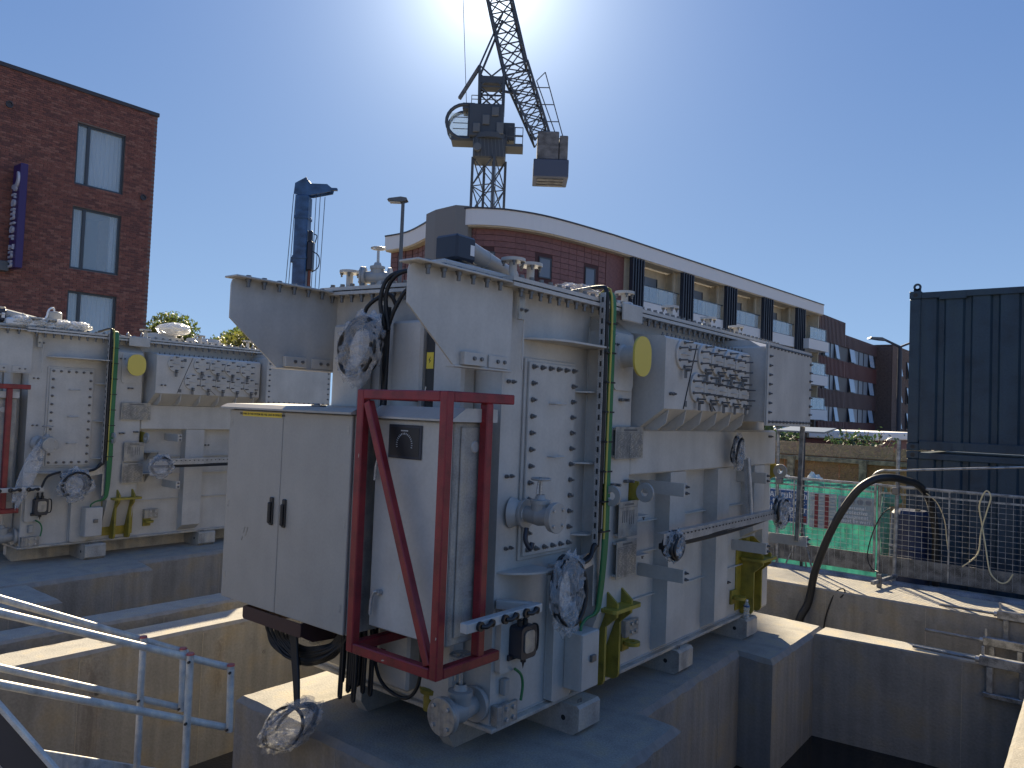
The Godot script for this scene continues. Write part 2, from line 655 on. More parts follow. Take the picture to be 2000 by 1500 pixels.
# ------------------------------------------------------------------ setting
const PT := 0.06
const PIT := -1.35


func setting() -> void:
	var s := S()
	var y := -0.5
	quad(s, V(7.3, y, 400), V(400, y, 400), V(400, y, -400), V(7.3, y, -400))
	quad(s, V(-400, y, -13), V(7.3, y, -13), V(7.3, y, -400), V(-400, y, -400))
	# higher ground on the viewer's side of the pit
	quad(s, V(-400, 0.85, 400), V(7.3, 0.85, 400), V(7.3, 0.85, 3.2), V(-400, 0.85, 3.2))
	quad(s, V(-400, 0.85, 3.2), V(-3.7, 0.85, 3.2), V(-3.7, 0.85, -13), V(-400, 0.85, -13))
	quad(s, V(-3.7, 0.85, 3.2), V(7.3, 0.85, 3.2), V(7.3, PIT, 3.2), V(-3.7, PIT, 3.2))
	quad(s, V(-3.7, 0.85, -13), V(-3.7, 0.85, 3.2), V(-3.7, PIT, 3.2), V(-3.7, PIT, -13))
	quad(s, V(7.3, 0.85, 3.2), V(7.3, 0.85, 400), V(7.3, y, 400), V(7.3, y, 3.2))
	quad(s, V(7.3, y, -13), V(-3.7, y, -13), V(-3.7, PIT, -13), V(7.3, PIT, -13))
	structure("ground", s, M.soil)
	s = S()
	quad(s, V(-3.7, PIT, 3.2), V(7.3, PIT, 3.2), V(7.3, PIT, -13), V(-3.7, PIT, -13))
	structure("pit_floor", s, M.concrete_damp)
	s = S()
	quad(s, V(0.9, -1.09, 2.62), V(5.2, -1.09, 2.62), V(5.2, -1.09, 0.15), V(0.9, -1.09, 0.15))
	structure("pit_water", s, M.water)


# upright block of concrete over a plan outline (x, z), its upper edges chamfered and a little worn
func block(called: String, label: String, cat: String, outline: PackedVector2Array, y0: float, y1: float, ch := 0.035, group := "") -> Node3D:
	if Geometry2D.is_polygon_clockwise(outline):
		outline.reverse()
	var t := thing(called, label, cat, group)
	# break long edges up so that the arris can wander
	var pts := PackedVector2Array()
	for i in outline.size():
		var a := outline[i]
		var b := outline[(i + 1) % outline.size()]
		var n := maxi(1, int((b - a).length() / 0.12))
		for k in n:
			pts.append(a.lerp(b, float(k) / n))
	var nz := FastNoiseLite.new()
	nz.seed = outline.size() + int(y0 * 100)
	nz.frequency = 1.7
	var inn := PackedVector2Array()
	var drop := []
	for i in pts.size():
		var a := pts[(i - 1 + pts.size()) % pts.size()]
		var b := pts[i]
		var c := pts[(i + 1) % pts.size()]
		var n1 := Vector2((b - a).y, -(b - a).x).normalized()
		var n2 := Vector2((c - b).y, -(c - b).x).normalized()
		var k := ch * (1.0 + 0.35 * nz.get_noise_2dv(b * 3.0))
		var m := (n1 + n2).normalized()
		inn.append(b - m * k / maxf(0.5, m.dot(n1)))
		drop.append(k * (1.0 + 0.3 * nz.get_noise_2dv(b * 5.0 + Vector2(9, 9))))
	var side := S()
	var top := S()
	for i in pts.size():
		var j := (i + 1) % pts.size()
		var a := V(pts[i].x, y1 - drop[i], pts[i].y)
		var b := V(pts[j].x, y1 - drop[j], pts[j].y)
		var lo_a := V(pts[i].x, y0, pts[i].y)
		var lo_b := V(pts[j].x, y0, pts[j].y)
		quad(side, lo_b, lo_a, a, b)
		quad(side, b, a, V(inn[i].x, y1, inn[i].y), V(inn[j].x, y1, inn[j].y))
	var idx := Geometry2D.triangulate_polygon(inn)
	for i in range(0, idx.size(), 3):
		var a := inn[idx[i]]
		var b := inn[idx[i + 1]]
		var c := inn[idx[i + 2]]
		if (b - a).cross(c - a) > 0.0:
			var q := b
			b = c
			c = q
		tri(top, V(a.x, y1, a.y), V(b.x, y1, b.y), V(c.x, y1, c.y))
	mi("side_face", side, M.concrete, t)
	# fins left where the formwork boards met
	for i in outline.size():
		var a := outline[i]
		var b := outline[(i + 1) % outline.size()]
		var dir := (b - a).normalized()
		var n := int((b - a).length() / 1.22)
		for k in n:
			var q := a + dir * (0.55 + 1.22 * k)
			var rd := S()
			bx(rd, -0.004, 0.004, y0, y1 - ch * 1.6, -0.004, 0.004, Transform3D(Basis(V(dir.x, 0, dir.y), Vector3.UP, V(dir.x, 0, dir.y).cross(Vector3.UP)), V(q.x, 0, q.y)))
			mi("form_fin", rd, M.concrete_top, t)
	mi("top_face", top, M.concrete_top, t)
	return t


func concrete_walls() -> void:
	block("plinth", "stepped concrete plinth under the nearer transformer", "plinth", poly([-0.45, -2.33, -0.45, 0.72, 1.57, 0.62, 1.60, 0.28, 3.76, 0.19, 3.70, 0.56, 5.50, 0.52, 5.72, -2.33]), PIT, PT, 0.045)
	block("plinth", "concrete plinth under the farther transformer on the left", "plinth", poly([-0.6, -7.42, 1.4, -7.45, 1.45, -7.9, 5.7, -8.0, 5.7, -11.2, -0.6, -11.2]), PIT, PT, 0.045)
	block("concrete_block", "short concrete block jutting from the plinth of the farther transformer", "block", poly([-1.6, -6.36, -0.21, -6.36, -0.21, -7.415, -1.6, -7.415]), PIT, PT)
	block("concrete_wall", "long stained concrete wall behind the aluminium handrails", "wall", poly([-3.69, -4.72, -3.69, -4.25, 7.0, -4.25, 7.0, -4.72]), PIT, PT, 0.03)
	block("concrete_wall", "narrow concrete wall between the stained wall and the farther plinth", "wall", poly([-3.69, -5.5, -3.69, -5.08, 7.0, -5.08, 7.0, -5.5]), PIT, PT, 0.03)
	block("concrete_wall", "concrete cross wall running from the near plinth corner to the right", "wall", poly([5.09, 0.53, 5.49, 0.53, 5.57, 2.53, 5.29, 2.53]), PIT, PT - 0.002, 0.015)
	block("concrete_wall", "sunlit concrete wall top at the lower right corner", "wall", poly([1.2, 2.66, 6.95, 2.535, 6.95, 2.95, 1.2, 3.05]), PIT, PT, 0.03)
	block("concrete_wall", "outer concrete wall of the pit below the mesh barriers", "wall", poly([7.0, -13.0, 7.98, -13.0, 7.95, 3.1, 6.93, 3.1]), PIT - 0.002, 0.2, 0.02)
	var s := S()
	var wall := get_node("concrete_wall") as Node3D
	for q in [[-0.75, 0.34, 0.0, -1.2], [-1.62, 0.13, -0.12, -0.95], [0.55, 0.16, -0.08, -0.7]]:
		s = S()
		for v in [[0, 0], [1, 0], [1, 1], [0, 0], [1, 1], [0, 1]]:
			s.set_uv(Vector2(v[0], v[1]))
			s.set_normal(V(0, 0, 1))
			s.add_vertex(V(q[0] + q[1] * (v[0] - 0.5), lerpf(q[2], q[3], v[1]), -4.247))
		mi("rust_stain", s, M.rust_stain, wall)
	for k in 9:
		for y in [-0.35, -1.0]:
			s = S()
			lathe(s, V(-3.4 + k * 0.9, y, -4.25), V(0, 0, 0.003), [Vector2(0.022, 0), Vector2(0.018, 1), Vector2(0.0, 1)], 12)
			mi("tie_hole", s, M.toe_board, wall)
	for w in ["concrete_wall_002", "concrete_wall_004"]:
		var ww := get_node(w) as Node3D
		for k in 4:
			for y in [-0.30, -0.95]:
				s = S()
				var xx := 6.985 if w == "concrete_wall_004" else 5.20
				lathe(s, V(xx - (0.004 if w == "concrete_wall_004" else -0.02 - k * 0.0), y, 0.7 + k * 0.55), V(-0.006, 0, 0), [Vector2(0.02, 0), Vector2(0.016, 1), Vector2(0.0, 1)], 12)
				if w == "concrete_wall_004":
					mi("tie_hole", s, M.toe_board, ww)
	s = S()
	cb(s, 7.985, 9.2, -0.52, 0.06, -12.9, 4.9, 0.01)
	var o := structure("pavement", s, M.concrete_top)
	o.name = "pavement"


# ------------------------------------------------------------------ brick hotel on the left
func hotel() -> void:
	var zf := -24.88
	var t := thing("brick_building", "dark red brick building with tall windows and a purple sign at the left edge", "building")
	var s := S()
	var wins := [[9.67, 11.80], [6.76, 8.90], [3.85, 6.00], [0.94, 3.09]]
	var wx0 := 6.70
	var wx1 := 8.33
	# wall core around the openings
	bx(s, -9, wx0, -0.5, 12.86, zf - 0.4, zf)
	bx(s, wx1, 9.43, -0.5, 12.86, zf - 0.4, zf)
	var y := -0.5
	for k in 4:
		var w = wins[3 - k]
		bx(s, wx0, wx1, y, w[0], zf - 0.4, zf)
		y = w[1]
	bx(s, wx0, wx1, y, 12.86, zf - 0.4, zf)
	bx(s, 9.05, 9.43, -0.5, 12.86, zf - 14, zf - 0.4)
	bx(s, -9, 9.05, -0.5, 12.86, zf - 14, zf - 13.6)
	bx(s, -9, 9.05, 12.4, 12.8, zf - 13.6, zf - 0.4)
	mi("wall", s, M.mortar, t)
	s = S()
	cb(s, -9.05, 9.48, 12.86, 13.0, zf - 0.45, zf + 0.06, 0.01)
	mi("coping", s, M.coping, t)
	# bricks: the nearest are pieces, the others joined
	var r := RandomNumberGenerator.new()
	r.seed = 21
	var cam := V(-4.04, 2.45, 3.31)
	var all := []
	var row := 0
	y = 3.6
	while y < 12.84:
		var x := 9.43 - (0.0 if row % 2 == 0 else 0.1125)
		while x > 3.9:
			var a := maxf(x - 0.214, 3.9)
			var b := x
			x -= 0.225
			if b - a < 0.05:
				continue
			var skip := false
			for w in wins:
				if y + 0.065 > w[0] and y < w[1] and b > wx0 and a < wx1:
					if a < wx0 - 0.05:
						b = wx0
					elif b > wx1 + 0.05:
						a = wx1
					else:
						skip = true
			if not skip:
				all.append([a, b, y, cam.distance_to(V(a, y, zf))])
		y += 0.075
		row += 1
	all.sort_custom(func(p, q): return p[3] < q[3])
	var full := S()
	bx(full, -0.107, 0.107, 0, 0.065, 0, 0.013)
	var fm := full.commit()
	var mats := [M.brick, M.brick_dark, M.brick_bright]
	var rest := [S(), S(), S()]
	var made := 0
	for b in all:
		var w: float = b[1] - b[0]
		var k := 0 if r.randf() < 0.55 else (1 if r.randf() < 0.6 else 2)
		var out := r.randf_range(0.0, 0.004)
		if made < 296 and w > 0.2:
			mi("brick", fm, mats[k], t, V((b[0] + b[1]) / 2, b[2], zf - 0.001 + out))
			made += 1
		else:
			bx(rest[k], b[0], b[1], b[2], b[2] + 0.065, zf - 0.001, zf + 0.012 + out)
	for k in 3:
		mi("brickwork", rest[k], mats[k], t).set_meta("kind", "stuff")
	# windows
	var kk := 0
	for w in wins.slice(0, 3):
		var y0: float = w[0]
		var y1: float = w[1]
		s = S()
		var d := 0.07
		var zz := zf - 0.10
		cb(s, wx0, wx1, y1 - d, y1, zz - 0.06, zz + 0.04, 0.005)
		cb(s, wx0, wx1, y0, y0 + d, zz - 0.06, zz + 0.04, 0.005)
		cb(s, wx0, wx0 + d, y0 + d, y1 - d, zz - 0.06, zz + 0.039, 0.005)
		cb(s, wx1 - d, wx1, y0 + d, y1 - d, zz - 0.06, zz + 0.039, 0.005)
		cb(s, 7.06, 7.16, y0 + d, y1 - d, zz - 0.06, zz + 0.05, 0.005)
		var f := mi("window", s, M.frame_grey, t)
		for c in [[wx0 + d, 7.06], [7.16, wx1 - d]]:
			s = S()
			bx(s, c[0], c[1], y0 + d, y1 - d, zz - 0.02, zz - 0.008)
			mi("pane", s, M.glass, f)
		# drawn curtain: a folded sheet
		s = S()
		var x := wx0 + 0.02
		var step := 0.075
		var prev := V(x, 0, zz - 0.28)
		var n := 0
		while x < wx1 - 0.02:
			x += step
			n += 1
			var amp := 0.03 + 0.045 * r.randf()
			var q := V(x, 0, zz - 0.28 + (amp if n % 2 == 0 else -amp))
			var gap: bool = kk == 1 and x > 7.25 and x < 8.12
			if not gap:
				quad(s, prev + V(0, y0 - 0.1, 0), q + V(0, y0 - 0.1, 0), q + V(0, y1 + 0.1, 0), prev + V(0, y1 + 0.1, 0))
			prev = q
		mi("curtain", s, M.curtain, f)
		s = S()
		bx(s, wx0 - 0.3, wx1 + 0.3, y0 - 0.2, y1 + 0.2, zz - 2.6, zz - 2.5)
		bx(s, wx0 - 0.3, wx1 + 0.3, y1 + 0.2, y1 + 0.3, zz - 2.5, zz - 0.31)
		bx(s, wx0 - 0.3, wx1 + 0.3, y0 - 0.3, y0 - 0.2, zz - 2.5, zz - 0.31)
		mi("room", s, M.panel_blue, f)
		kk += 1
	for p in [[4.63, 11.7], [9.05, 9.75]]:
		s = S()
		lathe(s, V(p[0], p[1], zf), V(0, 0, 0.06), [Vector2(0.11, 0), Vector2(0.11, 1), Vector2(0.08, 1), Vector2(0.07, 0.4), Vector2(0, 0.4)], 16)
		mi("vent", s, M.coping, t)
	# blade sign standing out from the wall
	var g := thing("blade_sign", "tall purple sign with raised white letters on the brick wall", "sign")
	s = S()
	cb(s, 4.84, 5.06, 6.40, 9.75, zf + 0.10, zf + 0.72, 0.02)
	mi("board", s, M.purple, g)
	s = S()
	for yy in [6.8, 9.3]:
		bar(s, V(4.95, yy, zf + 0.012), V(4.95, yy, zf + 0.10), 0.08)
	mi("bracket", s, M.coping, g)
	lettering("letters", "Premier Inn", 0.345, M.sign_letters, g, Transform3D(Basis(V(0, -1, 0), V(0, 0, 1), V(-1, 0, 0)), V(4.81, 7.75, zf + 0.40)), 0.06)
	s = S()
	var moon := PackedVector2Array()
	for k in 13:
		var a := -2.2 + 2.9 * k / 12.0
		moon.append(Vector2(cos(a), sin(a)) * 0.33)
	for k in 12:
		var a := 0.7 - 2.9 * (k + 1) / 13.0
		moon.append(Vector2(cos(a), sin(a)) * 0.28 + Vector2(-0.07, 0.07))
	prism(s, moon, V(4.84, 9.25, zf + 0.40), V(0, 0, 1), V(0, 1, 0), V(-0.06, 0, 0))
	mi("moon", s, M.sign_letters, g)
	s = S()
	cb(s, 4.56, 4.82, 6.30, 6.62, zf + 0.014, zf + 0.30, 0.02)
	mi("lamp_box", s, M.lamp_grey, g)


# ------------------------------------------------------------------ curved apartment building
func path_at(P: Array, acc: Array, s: float) -> Array:
	for i in P.size() - 1:
		if s <= acc[i + 1] or i == P.size() - 2:
			var k: float = (s - acc[i]) / maxf(acc[i + 1] - acc[i], 1e-5)
			var d: Vector3 = (P[i + 1] - P[i]).normalized()
			return [P[i].lerp(P[i + 1], k), d]
	return []


func strip(st: SurfaceTool, P: Array, off0: float, off1: float, y0: float, y1: float) -> void:
	# closed band that follows the path, between two offsets to its left (inside)
	var a := []
	var b := []
	for i in P.size():
		var d: Vector3 = (P[mini(i + 1, P.size() - 1)] - P[maxi(i - 1, 0)]).normalized()
		var n := V(d.z, 0, -d.x)
		a.append(P[i] + n * off0)
		b.append(P[i] + n * off1)
	for i in P.size() - 1:
		var o: Vector3 = (a[i] + a[i + 1] + b[i] + b[i + 1]) / 4 + V(0, (y0 + y1) / 2, 0)
		for q in [[a[i], a[i + 1], y0, a[i + 1], a[i], y1], [b[i], b[i + 1], y0, b[i + 1], b[i], y1], [a[i], a[i + 1], y1, b[i + 1], b[i], y1], [a[i], a[i + 1], y0, b[i + 1], b[i], y0]]:
			oquad(st, q[0] + V(0, q[2], 0), q[1] + V(0, q[2], 0), q[3] + V(0, q[5], 0), q[4] + V(0, q[5], 0), o)
	for e in [0, P.size() - 1]:
		var inner: Vector3 = P[1] if e == 0 else P[e - 1]
		oquad(st, a[e] + V(0, y0, 0), b[e] + V(0, y0, 0), b[e] + V(0, y1, 0), a[e] + V(0, y1, 0), inner + V(0, (y0 + y1) / 2, 0))


func curved_building() -> void:
	var t := thing("apartment_building", "curved apartment building with white roof band, red tiles and recessed balconies", "building")
	var raw := [V(27.3, 0, -32.3), V(27.2, 0, -30.3), V(26.2, 0, -27.8), V(25.25, 0, -25.9), V(24.95, 0, -24.2), V(25.1, 0, -23.2), V(25.7, 0, -22.4), V(26.5, 0, -21.7), V(28.1, 0, -20.95), V(30.4, 0, -20.45), V(33.83, 0, -19.98)]
	var curve := smooth_path(raw, 4)
	var A := V(33.83, 0, -19.98)
	var d := V(0.99727, 0, 0.07387)
	var nn := V(-0.07387, 0, 0.99727)
	var whole := curve.duplicate()
	whole.append(A + d * 31.6)
	var s := S()
	strip(s, whole, 0.0, 0.5, 12.02, 12.85)
	# rounded end of the roof band and the deck behind it
	bx(s, 0, 31.4, 12.05, 12.75, -9, -0.45, Transform3D(Basis(d, Vector3.UP, nn), A))
	mi("roof_band", s, M.render_white, t)
	s = S()
	strip(s, whole, -0.05, 0.3, 12.85, 12.93)
	mi("roof_trim", s, M.coping, t)
	# soffit under the band
	s = S()
	strip(s, whole, 0.1, 1.0, 11.95, 12.02)
	mi("soffit", s, M.render_cream, t)
	# tiled wall: backing, then every tile
	var acc := [0.0]
	for i in curve.size() - 1:
		acc.append(acc[-1] + (curve[i + 1] - curve[i]).length())
	var L: float = acc[-1]
	s = S()
	strip(s, curve, 0.55, 0.9, -0.5, 11.95)
	mi("wall", s, M.tile_joint, t)
	var tw := 0.64
	var th := 0.31
	var wins := [[10.35, 0.95, 9.75, 10.70], [14.2, 0.75, 9.75, 10.75], [17.85, 0.75, 9.75, 10.75]]
	# the tile runs
	var tile := S()
	cb(tile, -tw / 2 + 0.013, tw / 2 - 0.013, 0.013, th - 0.013, -0.03, 0.0, 0.004)
	var tmesh := tile.commit()
	var r := RandomNumberGenerator.new()
	r.seed = 4
	var rest := S()
	var made := 0
	for jr in 14:
		var y := 11.95 - th * (jr + 1)
		var sc := tw * 0.5 * (1 + jr % 1)
		while sc < L - tw * 0.4:
			var pa := path_at(curve, acc, sc)
			var hit := false
			for w in wins:
				if absf(sc - w[0]) < w[1] / 2 + tw * 0.42 and y + th > w[2] - 0.1 and y < w[3] + 0.1:
					hit = true
			if not hit:
				var dd: Vector3 = pa[1]
				var outw := V(-dd.z, 0, dd.x)
				var tf := Transform3D(Basis(dd, Vector3.UP, outw), pa[0] - outw * 0.52 + V(0, y, 0))
				if sc > 7.0 and made < 298:
					var o := mi("tile", tmesh, M.tile_a if r.randf() < 0.6 else M.tile_b, t)
					o.transform = tf
					made += 1
				else:
					rest.append_from(tmesh, 0, tf)
			sc += tw
	mi("tiling", rest, M.tile_b, t).set_meta("kind", "stuff")
	for w in wins:
		var pa := path_at(curve, acc, w[0])
		var dd: Vector3 = pa[1]
		var outw := V(-dd.z, 0, dd.x)
		var tf := Transform3D(Basis(dd, Vector3.UP, outw), pa[0] - outw * 0.52)
		s = S()
		var hw: float = w[1] / 2
		for q in [[-hw - 0.06, -hw, w[2], w[3]], [hw, hw + 0.06, w[2], w[3]], [-hw - 0.06, hw + 0.06, w[3], w[3] + 0.06], [-hw - 0.06, hw + 0.06, w[2] - 0.06, w[2]]]:
			bx(s, q[0], q[1], q[2], q[3], -0.03, 0.02, tf)
		var f := mi("window", s, M.frame_grey, t)
		s = S()
		bx(s, -hw, hw, w[2], w[3], -0.03, -0.01, tf)
		mi("pane", s, M.panel_blue, f)
	# grey stair tower standing above the band
	s = S()
	prism(s, poly([25.15, -26.6, 24.75, -25.5, 24.60, -23.9, 25.1, -23.45, 27.5, -24.0, 27.5, -26.6]), V(0, -0.5, 0), V(1, 0, 0), V(0, 0, 1), V(0, 13.52, 0))
	mi("stair_tower", s, M.tower_grey, t)
	# ---- straight facade in its own axes: x along, y up, z outward
	var F := Transform3D(Basis(d, Vector3.UP, nn), A)
	var fins := [[1.80, 3.20], [7.6, 9.15], [13.55, 15.3], [19.5, 21.35], [25.8, 27.6]]
	s = S()
	bx(s, 0, 1.8, -0.5, 11.95, -0.9, -0.5, F)
	mi("wall", s, M.tile_b, t)
	for lev in 3:
		var y1: float = 11.95 - 2.95 * lev
		var fl := y1 - 2.72
		for k in 5:
			var x0: float = fins[k][1]
			var x1: float = fins[k + 1][0] if k < 4 else 31.0
			# recess
			s = S()
			bx(s, x0 - 0.4, x1 + 0.4, fl, y1, -1.5, -1.35, F)
			bx(s, x1 + 0.25, x1 + 0.40, fl, y1, -1.35, -0.3, F)
			bx(s, x0 - 0.40, x0 - 0.25, fl, y1, -1.35, -0.3, F)
			mi("recess_wall", s, M.render_cream, t)
			s = S()
			bx(s, x0 + 0.5, x1 - 0.9, fl + 0.05, fl + 2.2, -1.35, -1.32, F)
			var w := mi("patio_door", s, M.panel_blue, t)
			s = S()
			for q in [x0 + 0.5, (x0 + x1) / 2 - 0.2, x1 - 0.9]:
				bx(s, q - 0.04, q + 0.04, fl + 0.05, fl + 2.2, -1.32, -1.28, F)
			mi("door_frame", s, M.frame_grey, w)
			# slab edge and the glass in front
			s = S()
			var out := 0.55 if k == 4 else -0.18
			bx(s, x0 - 0.45, x1 + 0.45, fl - 0.55, fl + 0.28, -2.3, out, F)
			mi("balcony_slab", s, M.render_white, t)
			s = S()
			bx(s, x0 - 0.2, x1 + 0.2, fl + 1.30, fl + 1.35, out - 0.14, out - 0.08, F)
			bx(s, x0 - 0.2, x1 + 0.2, fl + 0.285, fl + 0.34, out - 0.14, out - 0.08, F)
			var rail := mi("balustrade", s, M.frame_grey, t)
			var n := 4
			for q in n:
				var g := S()
				var wdt := (x1 - x0 - 0.1) / n
				bx(g, x0 + wdt * q + 0.03, x0 + wdt * (q + 1), fl + 0.34, fl + 1.30, out - 0.12, out - 0.10, F)
				mi("pane", g, M.balcony_glass, rail)
			if k == 4:
				for q in [x1 + 0.2]:
					var g := S()
					bx(g, q - 0.02, q, fl + 0.34, fl + 1.30, -1.0, out - 0.12, F)
					mi("pane", g, M.balcony_glass, rail)
		s = S()
		bx(s, 0, 31.2, fl - 0.5, fl - 0.02, -9, -2.3, F)
		mi("floor_slab", s, M.render_white, t)
	for f in fins:
		for k in 5:
			s = S()
			var x: float = lerpf(f[0], f[1], (k + 0.5) / 5.0)
			bx(s, x - 0.055, x + 0.055, 2.6, 11.95, -0.16, 0.10, F)
			mi("fin", s, M.fin_blue, t)
		s = S()
		bx(s, f[0], f[1], -0.5, 11.95, -0.75, -0.6, F)
		mi("fin_backing", s, M.render_cream, t)
	for k in [1, 4]:
		s = S()
		var x: float = fins[k][1] + 1.5
		cb(s, x, x + 0.9, 9.55, 10.2, -1.25, -0.95, 0.02, F)
		if k == 4:
			mi("air_unit", s, M.render_white, t)


# ------------------------------------------------------------------ far blocks on the right
func window_group(t: Node3D, F: Transform3D, x0: float, x1: float, y0: float, y1: float, n: int, lean: bool) -> void:
	var w := (x1 - x0) / n
	var s := S()
	bx(s, x0 - 0.06, x1 + 0.06, y0 - 0.08, y0, 0.0, 0.10, F)
	bx(s, x0 - 0.06, x1 + 0.06, y1, y1 + 0.06, 0.0, 0.10, F)
	for k in n + 1:
		bx(s, x0 + w * k - 0.05, x0 + w * k + 0.05, y0, y1, 0.0, 0.09, F)
	var f := mi("window", s, M.fin_blue, t)
	for k in n:
		s = S()
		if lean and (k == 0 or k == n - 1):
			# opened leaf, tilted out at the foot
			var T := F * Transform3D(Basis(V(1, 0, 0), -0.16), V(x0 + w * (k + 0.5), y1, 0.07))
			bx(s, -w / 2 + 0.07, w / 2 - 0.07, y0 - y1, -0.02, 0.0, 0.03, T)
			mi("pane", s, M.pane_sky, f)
		else:
			bx(s, x0 + w * k + 0.06, x0 + w * (k + 1) - 0.06, y0, y1, 0.01, 0.04, F)
			mi("pane", s, M.panel_blue, f)


func far_blocks() -> void:
	var t := thing("clad_building", "dark brown clad building with rows of vertical fins beyond the curved one", "building")
	var F := Transform3D(Basis(), V(0, 0, -18.3))
	var s := S()
	bx(s, 65.5, 73.8, -0.5, 12.35, -9.5, 0, F)
	bx(s, 73.8, 86.0, -0.5, 11.15, -9.5, 0, F)
	mi("wall", s, M.coping, t)
	for q in [[66.0, 73.8, 12.3], [73.85, 85.9, 11.15]]:
		var x: float = q[0]
		var rows := [[9.95, q[2]], [7.0, 8.55], [4.05, 5.6], [1.2, 2.7]]
		var ri := 0
		for rw in rows:
			x = q[0] + 0.1
			var k := 0
			s = S()
			while x < q[1]:
				bx(s, x, x + 0.20, rw[0], rw[1], 0, 0.16, F)
				x += 0.42
			mi("fin_row", s, M.fin_brown if ri % 2 == 0 else M.fin_red_brown, t)
			ri += 1
	for y in [8.6, 5.65, 2.72]:
		window_group(t, F, 67.2, 71.9, y, y + 1.35, 4, true)
		window_group(t, F, 75.6, 84.6, y, y + 1.35, 5, true)
	t = thing("brick_block", "plain brown brick block with narrow open windows at the far right", "building")
	s = S()
	bx(s, 86.0, 108.0, -0.5, 11.3, -27.0, -16.6)
	mi("wall", s, M.brown_brick, t)
	s = S()
	for k in 70:
		var y := 0.2 + k * 0.155
		var x := 86.0
		while x < 108.0:
			var w := rng.randf_range(0.5, 1.1)
			bx(s, x, x + w - 0.05, y, y + 0.12, -16.6, -16.58 + rng.randf() * 0.02)
			x += w
		var z := -16.7
		while z > -18.25:
			var w := rng.randf_range(0.3, 0.8)
			bx(s, 85.98 - rng.randf() * 0.02, 86.0, y, y + 0.12, z - w + 0.05, z)
			z -= w
	mi("brickwork", s, M.brown_brick_pale, t).set_meta("kind", "stuff")
	F = Transform3D(Basis(), V(0, 0, -16.56))
	for y in [8.0, 5.1, 2.2]:
		for x in [88.3, 92.5, 96.8, 101.0]:
			window_group(t, F, x, x + 1.0, y, y + 1.8, 1, true)
	# white flat roof of a low building behind the hoarding
	t = thing("low_building", "long low white roof seen over the wooden hoarding", "building")
	s = S()
	cb(s, 25.4, 34.0, -0.5, 1.92, -13.0, -3.9, 0.05)
	mi("wall", s, M.brick_dark, t)
	s = S()
	cb(s, 25.2, 34.2, 1.92, 2.22, -13.2, -3.7, 0.04)
	mi("roof", s, M.render_white, t)


# ------------------------------------------------------------------ trees
func leaves(st: SurfaceTool, c: Vector3, rad: Vector3, n: int, size: float, r: RandomNumberGenerator) -> void:
	for i in n:
		var d := V(r.randfn(), r.randfn(), r.randfn()).normalized()
		var p := c + d * rad * pow(r.randf(), 0.45)
		var a := V(r.randfn(), r.randfn(), r.randfn()).normalized()
		var b := a.cross(V(r.randfn(), r.randfn(), r.randfn())).normalized()
		var k := size * r.randf_range(0.6, 1.4)
		var u := a * k
		var w := b * k * 0.55
		tri(st, p - u, p + w, p + u)
		tri(st, p - u, p + u, p - w)


func tree(at: Vector3, h: float, rad: float, n: int, sd: int, m: Material, label: String, leaf := 0.10) -> void:
	var r := RandomNumberGenerator.new()
	r.seed = sd
	var t := thing("broadleaf_tree", label, "tree", "trees beyond the farther transformer", at)
	var s := S()
	cyl(s, V(0, 0, 0), V(0.1, h * 0.55, 0), 0.22, 0.12, 8)
	var cl := []
	for k in 16:
		var a := TAU * k / 16.0 + r.randf()
		var rr := rad * r.randf_range(0.25, 0.85)
		var p := V(cos(a) * rr, h * r.randf_range(0.5, 0.9), sin(a) * rr)
		cl.append(p)
		tube(s, [V(0.05, h * 0.35, 0), V(p.x * 0.4, h * 0.5, p.z * 0.4), p], 0.04, 5, 3)
	mi("trunk", s, M.bark, t)
	s = S()
	for p in cl:
		leaves(s, p, V(1, 0.8, 1) * rad * r.randf_range(0.26, 0.42), n / 16, leaf, r)
	for k in 60:
		var p: Vector3 = cl[r.randi() % cl.size()] + V(r.randfn(), r.randfn() * 0.5, r.randfn()).limit_length(1.6) * rad * 0.24
		leaves(s, p, V(1, 1, 1) * rad * 0.09, 20, leaf, r)
	mi("crown", s, m, t)


func trees() -> void:
	tree(V(13.9, -0.5, -31.6), 6.7, 3.1, 30000, 3, M.leaf, "yellow green tree right of the brick building", 0.09)
	tree(V(16.9, -0.5, -31.4), 6.2, 3.0, 26000, 5, M.leaf_gold, "smaller brownish tree just left of the far steel wing plate", 0.09)
	tree(V(19.6, -0.5, -33.6), 6.6, 3.2, 26000, 9, M.leaf, "green tree seen below the far steel wing plate", 0.09)
	tree(V(13.6, -0.5, -36.5), 6.9, 3.3, 22000, 15, M.leaf, "darker tree behind the yellow green one beside the brick corner", 0.10)
	var r := RandomNumberGenerator.new()
	r.seed = 77
	for a in [[V(21.0, -0.5, -6.2), 3.1, 1.5, 3600, "tall dark shrub with long leaves behind the wooden hoarding"], [V(22.5, -0.5, -3.6), 2.75, 1.3, 1400, "low sparse shrub behind the right end of the wooden hoarding"]]:
		var t := thing("shrub", a[4], "shrub", "shrubs behind the hoarding", a[0])
		var s := S()
		var lf := S()
		for k in 26:
			var an := TAU * r.randf()
			var top := V(cos(an) * a[2] * r.randf(), a[1] * r.randf_range(0.7, 1.05), sin(an) * a[2] * r.randf())
			tube(s, [V(top.x * 0.2, 0, top.z * 0.2), top * 0.55, top], 0.012, 4, 3)
			for q in int(a[3] / 26.0):
				var p: Vector3 = top * r.randf_range(0.55, 1.0) + V(r.randfn(), r.randfn() * 0.5, r.randfn()) * 0.16
				leaves(lf, p, V(0.02, 0.02, 0.02), 1, 0.085, r)
		mi("stem", s, M.bark, t)
		mi("foliage", lf, M.leaf_dark, t)


